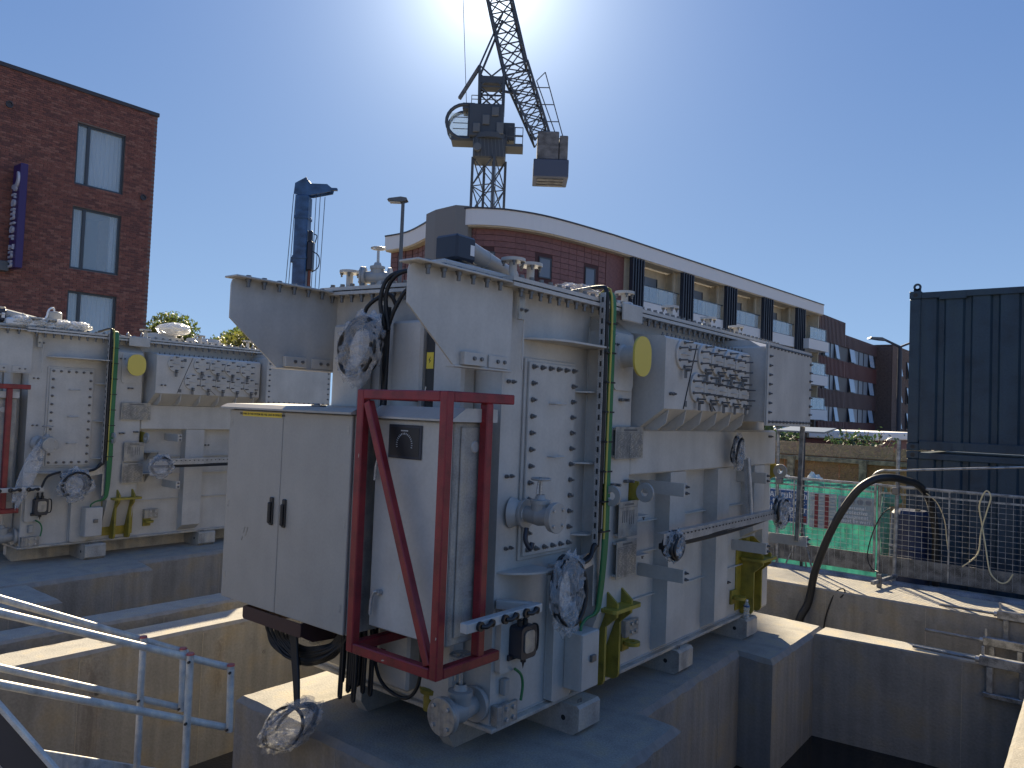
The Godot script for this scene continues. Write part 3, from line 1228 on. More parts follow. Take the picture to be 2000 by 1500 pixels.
# ------------------------------------------------------------------ tower crane
# square lattice between two ends, each given as four corners
func lattice(st: SurfaceTool, a: Array, b: Array, bays: int, chord: float, brace: float) -> void:
	for k in 4:
		bar(st, a[k], b[k], chord)
		var l := (k + 1) % 4
		for i in bays:
			var t0 := float(i) / bays
			var t1 := float(i + 1) / bays
			var p: Vector3 = a[k].lerp(b[k], t0)
			var q: Vector3 = a[l].lerp(b[l], t1)
			var u: Vector3 = a[l].lerp(b[l], t0)
			var v: Vector3 = a[k].lerp(b[k], t1)
			bar(st, p, q, brace)
			bar(st, u, v, brace)
			bar(st, p, u, brace)


func square(c: Vector3, e: Vector3, f: Vector3) -> Array:
	return [c - e - f, c + e - f, c + e + f, c - e + f]


func crane() -> void:
	# local axes: x to the right of the jib plane as it stands, z towards the viewer's side
	var o := V(40.77, -0.5, -35.87)
	var t := thing("tower_crane", "grey luffing tower crane behind the curved building against the sky", "crane", "", o)
	t.basis = Basis(V(0.625, 0, 0.781), V(0, 1, 0), V(-0.781, 0, 0.625))
	var s := S()
	var ex := V(0.85, 0, 0.42)
	var ez := V(-0.42, 0, 0.85)
	lattice(s, square(V(0, 0, 0), ex, ez), square(V(0, 22.6, 0), ex, ez), 10, 0.20, 0.07)
	mi("mast", s, M.crane_paint, t)
	s = S()
	cb(s, -1.25, 1.25, 22.4, 24.0, -1.1, 1.1, 0.1)
	cb(s, -1.6, 1.0, 24.0, 26.6, -1.15, 1.15, 0.1)
	cyl(s, V(0, 23.9, 0), V(0, 24.3, 0), 1.5, 1.5, 24)
	mi("slewing_unit", s, M.crane_paint, t)
	for q in [[-1.3, 24.3, 1.0], [-0.6, 24.9, 1.1], [0.1, 25.6, 1.0], [0.5, 24.2, 1.3]]:
		s = S()
		cb(s, q[0], q[0] + 0.55, q[1], q[1] + q[2] * 0.7, 1.15, 1.32, 0.04)
		mi("housing", s, M.lamp_grey, t)
	s = S()
	for k in 5:
		bar(s, V(-1.5 + k * 0.6, 26.6, 1.1), V(-1.5 + k * 0.6, 27.2, 1.1), 0.05)
	for y in [26.9, 27.2]:
		bar(s, V(-1.5, y, 1.1), V(0.9, y, 1.1), 0.05)
	mi("deck_rail", s, M.crane_paint, t)
	s = S()
	for k in 9:
		bar(s, V(-1.1 + k * 0.28, 22.5, 1.12), V(-1.25 + k * 0.28, 23.9, 1.12), 0.05)
	cyl(s, V(-0.9, 23.1, 1.1), V(-0.9, 23.1, 1.5), 0.3, 0.3, 14)
	mi("slewing_motor", s, M.lamp_grey, t)
	# ring-fronted cab
	var cab := S()
	for zz in [-0.75, 0.75]:
		var ring := []
		for k in 15:
			var a := 0.45 * PI + 1.15 * PI * k / 14.0
			ring.append(V(-1.95 + cos(a) * 1.45, 25.25 + sin(a) * 1.35, zz))
		tube(cab, ring, 0.14, 6, 1)
	cb(cab, -3.0, -1.2, 23.75, 24.15, -0.8, 0.8, 0.05)
	cb(cab, -2.2, -1.2, 26.25, 26.75, -0.8, 0.8, 0.05)
	cb(cab, -1.75, -1.2, 24.1, 26.4, -0.8, 0.8, 0.05)
	for k in 3:
		bar(cab, V(-2.9, 24.7 + k * 0.45, 0.7), V(-1.7, 24.7 + k * 0.45, 0.7), 0.05)
	var cb_ := mi("cab", cab, M.crane_paint, t)
	s = S()
	bx(s, -3.2, -1.8, 24.2, 26.2, -0.02, 0.02)
	mi("cab_window", s, M.glass, cb_)
	# side platform with rails
	s = S()
	bx(s, 1.2, 2.6, 23.4, 23.55, -0.9, 0.9)
	for x in [1.3, 1.95, 2.55]:
		for z in [-0.85, 0.85]:
			bar(s, V(x, 23.5, z), V(x, 24.9, z), 0.06)
	for y in [24.2, 24.9]:
		for z in [-0.85, 0.85]:
			bar(s, V(1.3, y, z), V(2.55, y, z), 0.06)
		bar(s, V(2.55, y, -0.85), V(2.55, y, 0.85), 0.06)
	cb(s, 1.0, 1.9, 24.0, 25.4, -0.5, 0.5, 0.05)
	mi("platform", s, M.crane_paint, t)
	# tower head
	s = S()
	var w := V(0.92, 0, 0)
	lattice(s, square(V(0.0, 26.4, 0), w, V(0, 0, 0.85)), square(V(-0.05, 29.7, 0), V(0.95, 0, 0), V(0, 0, 0.8)), 2, 0.2, 0.1)
	bar(s, V(-1.0, 29.7, -0.8), V(0.6, 34.0, -0.5), 0.14)
	bar(s, V(-1.0, 29.7, 0.8), V(0.6, 34.0, 0.5), 0.14)
	cb(s, -0.95, 0.95, 28.3, 28.9, -0.85, 0.85, 0.05)
	mi("tower_head", s, M.crane_paint, t)
	s = S()
	cb(s, -0.13, 0.13, -3.0, 0.0, -0.16, 0.16, 0.03, Transform3D(Basis(V(0, 0, 1), -0.52), V(-1.0, 29.7, 0.6)))
	mi("luffing_strut", s, M.crane_block, t)
	# jib going up out of the picture, counter jib coming down to the ballast
	s = S()
	var n1 := V(0.97, 0.24, 0).normalized() * 0.92
	lattice(s, square(V(1.75, 29.9, 0), n1, V(0, 0, 0.8)), square(V(0.45, 34.8, 0), n1, V(0, 0, 0.8)), 3, 0.17, 0.085)
	lattice(s, square(V(0.45, 34.8, 0), n1, V(0, 0, 0.8)), square(V(-3.6, 50.0, 0), n1 * 0.8, V(0, 0, 0.7)), 9, 0.16, 0.08)
	mi("jib", s, M.crane_paint, t)
	s = S()
	var n2 := V(0.93, 0.36, 0).normalized()
	lattice(s, square(V(1.75, 29.9, 0), n2 * 1.0, V(0, 0, 0.8)), square(V(4.1, 24.2, 0), n2 * 0.62, V(0, 0, 0.8)), 6, 0.14, 0.075)
	bar(s, V(0.9, 27.9, 0.4), V(2.2, 27.7, 0.4), 0.16)
	mi("counter_jib", s, M.crane_paint, t)
	# walkway rails along the counter jib
	s = S()
	bar(s, V(3.45, 28.6, 0.9), V(5.5, 23.4, 0.9), 0.07)
	bar(s, V(4.1, 29.3, 0.9), V(5.95, 23.3, 0.9), 0.07)
	bar(s, V(3.45, 28.6, 0.9), V(4.1, 29.3, 0.9), 0.06)
	for k in 4:
		var p := V(2.35, 28.5, 0.8).lerp(V(4.3, 24.3, 0.8), k / 3.0)
		var q := V(4.1, 29.3, 0.9).lerp(V(5.95, 23.3, 0.9), 0.2 + k * 0.22)
		bar(s, V(p.x, q.y, 0.8), q, 0.06)
	mi("walkway_rail", s, M.crane_paint, t)
	# ballast box
	s = S()
	cb(s, 3.7, 5.35, 22.4, 24.6, -1.2, 1.2, 0.06)
	cb(s, 5.4, 6.05, 22.4, 24.3, -1.2, 1.2, 0.06)
	mi("ballast_block", s, M.crane_block, t)
	s = S()
	cb(s, 3.45, 6.15, 21.0, 22.38, -1.35, 1.35, 0.05)
	mi("ballast_crate", s, M.crane_blue, t)
	s = S()
	for k in 3:
		bx(s, 3.8, 5.8, 20.92, 21.0, -1.0 + k * 0.75, -0.6 + k * 0.75)
	mi("ballast_slat", s, M.crane_block, t)
	s = S()
	for z in [-0.2, 0.15]:
		bar(s, V(-1.9, 26.0, z), V(-3.6, 49.5, z), 0.03)
	mi("hoist_rope", s, M.crane_paint, t)
	s = S()
	for k in 26:
		bar(s, V(0.25, 0.6 + k * 0.85, 0.1), V(0.55, 0.6 + k * 0.85, 0.1), 0.03)
	bar(s, V(0.25, 0, 0.1), V(0.25, 22.4, 0.1), 0.05)
	bar(s, V(0.55, 0, 0.1), V(0.55, 22.4, 0.1), 0.05)
	mi("ladder", s, M.crane_paint, t)


func piling_rig() -> void:
	var t := thing("piling_rig", "tall blue piling rig mast with cables behind the transformer", "piling rig", "", V(21.15, -0.5, -32.0))
	t.basis = Basis(V(0.625, 0, 0.781), V(0, 1, 0), V(-0.781, 0, 0.625))
	var s := S()
	cb(s, -0.42, 0.30, 1.2, 14.3, -0.4, 0.4, 0.05)
	for k in 6:
		cb(s, -0.45, 0.33, 2.0 + k * 2.2, 2.16 + k * 2.2, -0.43, 0.43, 0.01)
	for k in 5:
		cb(s, -0.56, -0.42, 3.0 + k * 1.9, 3.3 + k * 1.9, 0.0, 0.3, 0.02)
	mi("mast", s, M.rig_blue, t)
	s = S()
	for z in [-0.3, 0.26]:
		prism(s, poly([-0.55, 14.35, -0.5, 14.95, 0.1, 15.3, 0.25, 14.95, 1.25, 14.95, 1.5, 14.75, 1.45, 14.55, 0.35, 14.3]), V(0, 0, z), V(1, 0, 0), V(0, 1, 0), V(0, 0, 0.05))
	cb(s, 1.4, 1.75, 14.68, 14.82, -0.1, 0.1, 0.02)
	for p in [[-0.3, 14.75], [0.1, 15.0], [1.15, 14.8]]:
		cyl(s, V(p[0], p[1], -0.26), V(p[0], p[1], 0.26), 0.17, 0.17, 14)
	mi("mast_head", s, M.rig_blue, t)
	s = S()
	for a in [[-0.62, 14.4, -1.0, 5.0], [-0.5, 14.4, -0.8, 5.0], [0.62, 14.5, 0.55, 4.0], [0.84, 14.5, 0.75, 4.0], [1.10, 14.3, 0.9, 4.0]]:
		bar(s, V(a[0], a[1], 0.05), V(a[2], a[3], 0.05), 0.03)
	mi("rope", s, M.dark_steel, t)
	s = S()
	cyl(s, V(0.45, 1.0, 0.1), V(0.45, 10.2, 0.1), 0.09, 0.09, 10)
	mi("drill_string", s, M.rig_red, t)
	s = S()
	cb(s, 0.30, 0.62, 10.2, 11.8, -0.2, 0.3, 0.05)
	cb(s, 0.34, 0.52, 11.8, 12.4, -0.1, 0.2, 0.03)
	tube(s, [V(0.5, 11.3, 0.2), V(0.95, 11.0, 0.2), V(0.95, 10.4, 0.2), V(0.6, 10.1, 0.2)], 0.03, 5)
	tube(s, [V(0.62, 12.2, 0.2), V(0.8, 12.1, 0.2), V(0.7, 11.7, 0.2)], 0.03, 5)
	mi("drive_head", s, M.dark_steel, t)
	s = S()
	cb(s, -2.4, 2.0, 0.9, 2.6, -1.4, 1.4, 0.1)
	mi("machine_house", s, M.rig_blue, t)
	for z in [-1.5, 0.9]:
		s = S()
		prism(s, rounded(-2.6, 2.4, 0, 0.9, 0.42, 6), V(0, 0, z), V(1, 0, 0), V(0, 1, 0), V(0, 0, 0.6))
		mi("track", s, M.dark_steel, t)


func street_lamps() -> void:
	var t := thing("street_lamp", "single grey street lamp post left of the curved building", "lamp post", "street lamps", V(9.55, -0.5, -11.5))
	t.basis = Basis(V(0.625, 0, 0.781), V(0, 1, 0), V(-0.781, 0, 0.625))
	var s := S()
	cyl(s, V(0, 0, 0), V(0, 4.5, 0), 0.075, 0.07, 12)
	cyl(s, V(0, 4.5, 0), V(0, 8.3, 0), 0.058, 0.045, 12)
	cyl(s, V(0, 8.05, 0), V(0, 8.42, 0), 0.035, 0.035, 10)
	mi("post", s, M.lamp_grey, t)
	s = S()
	prism(s, poly([-0.40, 8.33, -0.36, 8.37, -0.05, 8.42, 0.10, 8.40, 0.13, 8.34, 0.02, 8.30, -0.2, 8.29]), V(0, 0, -0.12), V(1, 0, 0), V(0, 1, 0), V(0, 0, 0.24))
	mi("lamp_head", s, M.lamp_grey, t)
	s = S()
	bx(s, -0.34, -0.06, 8.275, 8.288, -0.09, 0.09)
	mi("lens", s, M.lamp_glass, t)
	t = thing("street_lamp", "dark street lamp with two arms left of the dark containers", "lamp post", "street lamps", V(48.6, -0.5, -7.9))
	t.basis = Basis(V(0.625, 0, 0.781), V(0, 1, 0), V(-0.781, 0, 0.625))
	s = S()
	cyl(s, V(0, 0, 0), V(0, 8.0, 0), 0.17, 0.12, 12)
	mi("post", s, M.fin_blue, t)
	for k in [-1, 1]:
		s = S()
		bar(s, V(0, 7.95, 0), V(k * 1.15, 8.45, 0), 0.12)
		mi("arm", s, M.fin_blue, t)
		s = S()
		prism(s, poly([0.9, 8.30, 1.2, 8.50, 1.9, 8.50, 2.0, 8.40, 1.3, 8.32]), V(0, 0, -0.2), V(k, 0, 0), V(0, 1, 0), V(0, 0, 0.4))
		mi("lamp_head", s, M.lamp_grey, t)


# ------------------------------------------------------------------ stacked containers
func containers() -> void:
	var W := 2.44
	var L := 6.06
	for q in [[-0.5, "lower dark blue steel container behind the mesh barrier"], [2.08, "upper dark blue steel container stacked against the sky"]]:
		var t := thing("shipping_container", q[1], "container", "stacked steel containers", V(9.67, q[0], 0.52))
		var H := 2.57
		var s := S()
		# corrugated long side facing the pit
		var prof := []
		var z := 0.15
		var far := false
		while z < L - 0.15:
			prof.append(Vector2(z, 0.03 if not far else 0.075))
			z += 0.23 if not far else 0.075
			prof.append(Vector2(minf(z, L - 0.15), 0.03 if not far else 0.075))
			z += 0.032
			far = not far
		for i in prof.size() - 1:
			var a: Vector2 = prof[i]
			var b: Vector2 = prof[i + 1]
			quad(s, V(a.y, 0.16, a.x), V(b.y, 0.16, b.x), V(b.y, H - 0.1, b.x), V(a.y, H - 0.1, a.x))
		bx(s, W - 0.06, W - 0.02, 0.15, H - 0.1, 0.1, L - 0.1)
		bx(s, 0.1, W - 0.1, H - 0.07, H - 0.03, 0.08, L - 0.08)
		bx(s, 0.1, W - 0.1, 0.10, 0.14, 0.08, L - 0.08)
		bx(s, 0.1, W - 0.1, 0.15, H - 0.1, 0.03, 0.07)
		bx(s, 0.1, W - 0.1, 0.15, H - 0.1, L - 0.07, L - 0.03)
		mi("shell", s, M.container, t)
		for zz in [0.0, L - 0.16]:
			for xx in [0.0, W - 0.16]:
				s = S()
				cb(s, xx, xx + 0.16, 0.12, H - 0.12, zz + 0.001, zz + 0.159, 0.012)
				mi("corner_post", s, M.container, t)
				for yy in [0.0, H - 0.119]:
					s = S()
					cb(s, xx - 0.006, xx + 0.172, yy, yy + 0.119, zz - 0.006, zz + 0.172, 0.008)
					lathe(s, V(xx - 0.007, yy + 0.06, zz + 0.085), V(0.001, 0, 0), [Vector2(0.03, 0), Vector2(0.0, 0.5)], 10)
					var cst := mi("corner_casting", s, M.container, t)
					s = S()
					cyl(s, V(xx - 0.009, yy + 0.06, zz + 0.085), V(xx - 0.005, yy + 0.06, zz + 0.085), 0.034, 0.034, 14)
					mi("hole", s, M.ink, cst)
		s = S()
		cb(s, -0.002, 0.10, H - 0.12, H - 0.02, 0.172, L - 0.172, 0.006)
		mi("top_rail", s, M.container, t)
		s = S()
		cb(s, -0.002, 0.12, 0.02, 0.16, 0.172, L - 0.172, 0.006)
		for zz in [0.62, 0.80]:
			bx(s, -0.012, 0.0, 0.03, 0.15, zz, zz + 0.012)
		mi("bottom_rail", s, M.container, t)
		if q[0] > 0:
			s = S()
			lathe(s, V(0.03, H + 0.075, 0.10), V(0.025, 0, 0), [Vector2(0.028, 0), Vector2(0.06, 0), Vector2(0.06, 1), Vector2(0.028, 1), Vector2(0.028, 0)], 16)
			cb(s, 0.03, 0.055, H, H + 0.05, 0.045, 0.155, 0.004)
			mi("lifting_lug", s, M.container, t)
			s = S()
			cb(s, -0.006, 0.03, H - 0.15, H - 0.03, 0.42, 0.80, 0.006)
			mi("plate", s, M.container, t)


func hoarding() -> void:
	var t := thing("wooden_hoarding", "wooden hoarding of strand boards with a pale rail and posts", "hoarding")
	var X := 14.0
	var s := S()
	for k in 8:
		s = S()
		var z := -6.6 + k * 1.22
		cb(s, X + rng.randf() * 0.006, X + 0.02, -0.48, 1.98 - k * 0.012, z + 0.004, z + 1.214, 0.002)
		mi("board", s, M.osb, t)
	for k in 5:
		s = S()
		var z := -6.6 + k * 2.0
		cb(s, X - 0.028, X - 0.008, 1.72, 2.04 - k * 0.02, z + 0.004, z + 1.994, 0.002)
		mi("upper_board", s, M.osb_pale, t)
	for k in 7:
		s = S()
		var z := -5.9 + k * 1.55
		cb(s, X - 0.26, X - 0.16, -0.5, 1.70, z, z + 0.15, 0.006)
		mi("post", s, M.timber, t)
	for y in [0.2, 1.60]:
		s = S()
		cb(s, X - 0.12, X - 0.03, y, y + 0.10, -6.6, 3.1, 0.006)
		mi("rail", s, M.timber, t)


# ------------------------------------------------------------------ mesh barriers and what hangs on them
func barrier(z0: float, z1: float, label: String, x := 7.75) -> void:
	var t := thing("mesh_barrier", label, "barrier", "mesh edge barriers")
	var y0 := 0.33
	var y1 := 1.63
	var s := S()
	for z in [z0, z1]:
		bar(s, V(x, y0, z), V(x, y1, z), 0.032, -1, 0.006)
	for k in 2:
		var z := lerpf(z0, z1, (k + 1) / 3.0)
		bar(s, V(x + 0.004, y0, z), V(x + 0.004, y1, z), 0.02)
	bar(s, V(x, y1, z0 - 0.016), V(x, y1, z1 + 0.016), 0.032, -1, 0.006)
	bar(s, V(x, y1 - 0.11, z0), V(x, y1 - 0.11, z1), 0.022)
	mi("frame", s, M.galv, t)
	s = S()
	var z := z0 + 0.06
	while z < z1 - 0.02:
		bx(s, x - 0.009, x - 0.004, y0 + 0.02, y1 - 0.02, z, z + 0.005)
		z += 0.085
	var y := y0 + 0.3
	while y < y1:
		bx(s, x - 0.004, x + 0.001, y, y + 0.005, z0, z1)
		y += 0.075
	mi("wire_mesh", s, M.galv, t).set_meta("kind", "stuff")
	s = S()
	cb(s, x + 0.012, x + 0.028, y0, y0 + 0.27, z0 + 0.01, z1 - 0.01, 0.002)
	mi("toe_board", s, M.toe_board, t)


func barriers() -> void:
	var before := get_child_count()
	barrier(-3.1, 0.50, "mesh barrier with a green sheet and site signs behind it")
	barrier(0.56, 3.3, "mesh barrier in front of the dark containers with a cream cord")
	# barrel
	var s := S()
	var g := thing("plastic_barrel", "dark blue plastic barrel beside the end of the green sheet", "barrel", "", V(8.35, -0.5, 0.86))
	s = S()
	lathe(s, Vector3.ZERO, V(0, 1.75, 0), [Vector2(0, 0), Vector2(0.24, 0), Vector2(0.27, 0.03), Vector2(0.28, 0.3), Vector2(0.29, 0.32), Vector2(0.28, 0.34), Vector2(0.28, 0.66), Vector2(0.29, 0.68), Vector2(0.28, 0.7), Vector2(0.26, 0.97), Vector2(0.22, 1.0), Vector2(0, 0.99)], 24)
	mi("drum", s, M.barrel_blue, g)
	s = S()
	cyl(s, V(0, 1.735, 0.1), V(0, 1.77, 0.1), 0.04, 0.04, 12)
	mi("bung", s, M.black, g)
	for i in range(before, get_child_count()):
		(get_child(i) as Node3D).position += V(0.62, -0.06, -0.13)
	var sheet_from := get_child_count()
	# green sheet behind the first barrier
	var nz := FastNoiseLite.new()
	nz.seed = 5
	nz.frequency = 1.1
	s = S()
	var nu := 44
	var nv := 20
	for pass_ in 1:
		var P := []
		for j in nv + 1:
			var row := []
			for i in nu + 1:
				var z := lerpf(-3.0, 0.50, float(i) / nu)
				var y := lerpf(0.24, 1.60, float(j) / nv)
				row.append(V(7.90 + 0.05 * nz.get_noise_2d(z * 2.2, y * 1.0) + 0.03 * nz.get_noise_2d(z * 6.0, y * 2.0 + 7), y, z))
			P.append(row)
		for j in nv:
			for i in nu:
				quad(s, P[j][i + 1], P[j][i], P[j + 1][i], P[j + 1][i + 1])
	tag(mi("green_sheet", s, M.green_net), "translucent green debris sheet stretched behind the mesh barrier", "sheet")
	s = S()
	film(s, V(7.92, 1.0, 0.60), V(0.07, 0.56, 0.07), 8, Basis(), 18, 16, 0.25)
	film(s, V(7.90, 1.42, 0.70), V(0.06, 0.10, 0.13), 9, Basis(), 14, 10, 0.3)
	tag(mi("sheet_roll", s, M.green_net), "gathered end of the green sheet tied beside the barrel", "sheet")
	# signs on the sheet, facing the pit
	var face := Basis(V(0, 0, 1), V(0, 1, 0), V(-1, 0, 0))
	g = thing("site_sign", "blue notice about leaving rubbish in skips on the green sheet", "sign")
	s = S()
	cb(s, 7.790, 7.796, 0.93, 1.42, -1.10, -0.50, 0.001)
	mi("board", s, M.sign_blue, g)
	s = S()
	cb(s, 7.797, 7.80, 0.91, 1.44, -1.12, -0.48, 0.001)
	mi("border", s, M.sign_white, g)
	var yy := 1.345
	for w in ["All rubbish", "to be left", "in skips or", "bins"]:
		lettering("letters", w, 0.085, M.sign_white, g, Transform3D(face, V(7.7885, yy, -0.80)), 0.002)
		yy -= 0.105
	s = S()
	cb(s, 7.7845, 7.789, 0.94, 1.04, -0.60, -0.51, 0.001)
	mi("red_mark", s, M.sign_red, g)
	g = thing("site_sign", "pale poster with two dark red stripes on the green sheet", "sign")
	s = S()
	cb(s, 7.79, 7.796, 0.88, 1.43, -0.47, -0.06, 0.001)
	mi("board", s, M.poster, g)
	for a in [[-0.39, -0.335], [-0.235, -0.175]]:
		s = S()
		cb(s, 7.785, 7.7895, 0.89, 1.41, a[0], a[1], 0.001)
		mi("stripe", s, M.sign_red, g)
	for a in [[-0.445, 1.33, 0.03], [-0.445, 1.05, 0.028]]:
		s = S()
		cyl(s, V(7.7895, a[1], a[0] + 0.02), V(7.786, a[1], a[0] + 0.02), a[2], a[2], 14)
		mi("roundel", s, M.sign_grey, g)
	for a in [[-0.315, -0.255], [-0.155, -0.085]]:
		for k in 9:
			s = S()
			bx(s, 7.787, 7.7895, 0.93 + k * 0.052, 0.95 + k * 0.052, a[0], a[1])
			mi("print_line", s, M.sign_grey, g)
	g = thing("site_sign", "faded grey blue protective equipment notice at the end of the green sheet", "sign")
	s = S()
	cb(s, 7.79, 7.796, 1.00, 1.42, -0.04, 0.475, 0.001)
	mi("board", s, M.sign_grey, g)
	for k in 4:
		s = S()
		cyl(s, V(7.7895, 1.345, 0.04 + k * 0.12), V(7.787, 1.345, 0.04 + k * 0.12), 0.045, 0.045, 18)
		mi("symbol", s, M.panel_blue, g)
	yy = 1.245
	for w in ["Personal", "protective", "equipment", "must be worn"]:
		lettering("letters", w, 0.05, M.sign_white, g, Transform3D(face, V(7.7885, yy, 0.22)), 0.002)
		yy -= 0.066
	# the sheet hangs on a farther line of fencing
	for i in range(sheet_from, get_child_count()):
		var n := get_child(i) as Node3D
		n.scale = V(1.135, 1.135, 1.135)
		n.position = V(1.249, -0.399, -0.594)
	g = thing("sheet_fence", "plain steel fence frame that carries the green sheet", "fence")
	for z in [-4.0, -2.7, -1.35, 0.0]:
		s = S()
		cyl(s, V(10.30, -0.5, z), V(10.30, 1.46, z), 0.02, 0.02, 10)
		mi("post", s, M.galv, g)
	s = S()
	cyl(s, V(10.30, 1.44, -4.0), V(10.30, 1.44, 0.0), 0.018, 0.018, 10)
	mi("top_rail", s, M.galv, g)
	# scaffold posts and rail
	for a in [[V(8.30, 0.06, 0.66), V(8.32, 2.26, 0.69), 0.028, "tall galvanised tube standing against the mesh barriers"], [V(8.35, -0.5, -1.06), V(8.35, 2.36, -1.10), 0.026, "round post left of the flat solar panel"]]:
		g = thing("scaffold_tube", a[3], "tube")
		s = S()
		cyl(s, a[0], a[1], a[2], a[2], 12, false)
		cyl(s, a[0], a[1], a[2] - 0.004, a[2] - 0.004, 12)
		mi("tube", s, M.galv, g)
		s = S()
		cb(s, a[0].x - 0.045, a[0].x + 0.045, 1.46, 1.56, a[0].z - 0.045, a[0].z + 0.05, 0.01)
		mi("coupler", s, M.zinc, g)
	s = S()
	tube(s, [V(8.2, 1.62, 0.36), V(8.2, 1.72, 0.38), V(8.2, 1.80, 0.50), V(8.2, 1.82, 0.75), V(8.2, 1.98, 2.25), V(8.2, 2.06, 3.1)], 0.016, 8)
	tag(mi("bent_rail", s, M.galv), "thin bent steel rail crossing in front of the containers", "rail")
	# black hose over the barrier
	s = S()
	tube(s, [V(6.72, -1.3, -0.30), V(6.75, -0.7, -0.26), V(6.80, -0.25, -0.19), V(6.88, 0.0, -0.10), V(6.90, 0.46, -0.02), V(6.90, 1.05, 0.19), V(6.95, 1.52, 0.44), V(7.05, 1.72, 0.64), V(7.3, 1.76, 0.80), V(7.75, 1.71, 0.90), V(8.25, 1.62, 0.97), V(8.62, 1.38, 1.05), V(8.8, 0.95, 1.10), V(8.85, 0.5, 1.1), V(8.9, 0.12, 1.1)], 0.052, 14)
	tag(mi("black_hose", s, M.cable), "thick black hose arching over the mesh barrier into the pit", "hose")
	s = S()
	tube(s, [V(8.400, 1.560, 0.970), V(8.440, 1.390, 1.170), V(8.470, 1.140, 1.270), V(8.480, 0.890, 1.300), V(8.480, 0.720, 1.320)], 0.008, 6)
	tag(mi("pale_wire", s, M.cream_cord), "thin pale wire hanging beside the black hose", "wire")
	s = S()
	tube(s, [V(8.280, 0.550, 1.530), V(8.280, 0.750, 1.710), V(8.320, 1.060, 1.740), V(8.320, 1.320, 1.800), V(8.300, 1.540, 1.850), V(8.310, 1.615, 1.790), V(8.330, 1.420, 1.715), V(8.340, 1.190, 1.740), V(8.320, 0.870, 1.795), V(8.290, 0.550, 1.850), V(8.280, 0.440, 1.920), V(8.270, 0.400, 2.000), V(8.270, 0.440, 2.070), V(8.270, 0.540, 2.120)], 0.010, 7)
	tag(mi("cream_cord", s, M.cream_cord), "looped cream cord hanging on the mesh barrier", "cord")
	s = S()
	tube(s, [V(8.340, 1.260, 0.610), V(8.320, 1.160, 0.490), V(8.300, 0.890, 0.370), V(8.280, 0.540, 0.300), V(8.220, 0.360, 0.370), V(8.070, 0.340, 0.510)], 0.009, 6)
	tag(mi("thin_cable", s, M.cable), "thin black cable hanging down the mesh barrier", "cable")
	# flat solar panel on a mast behind the barrier
	g = thing("solar_panel", "small flat solar panel on a thin braced mast behind the sheet", "solar panel", "", V(8.45, -0.5, -0.72))
	s = S()
	cb(s, -0.30, 0.34, 0, 0.025, -0.34, 0.40, 0.004, Transform3D(Basis(V(0, 0, 1), 0.10), V(0, 2.83, 0)))
	mi("panel", s, M.panel_blue, g)
	s = S()
	cyl(s, V(0, 0, 0), V(0, 2.82, 0), 0.022, 0.022, 10)
	cb(s, -0.06, 0.06, 2.72, 2.82, -0.06, 0.06, 0.01)
	mi("mast", s, M.dark_steel, g)
	s = S()
	for k in 3:
		var a := TAU * k / 3.0
		bar(s, V(0, 1.3, 0), V(cos(a) * 0.5, 0.02, sin(a) * 0.5), 0.02)
	mi("brace", s, M.galv, g)
	# white sacks piled along the foot of the hoarding
	var labels := ["white sack on the left behind the green sheet", "white sack nearer the wooden post behind the green sheet"]
	var i := 0
	for z in [-2.05, -1.35]:
		g = thing("white_sack", labels[i], "sack", "white sacks behind the sheet", V(12.9, -0.5, z - 0.55))
		s = S()
		film(s, V(0, 0.95, 0), V(0.32, 0.92, 0.34), 30 + i, Basis(), 22, 14, 0.18)
		mi("bag", s, M.white_sack, g)
		i += 1


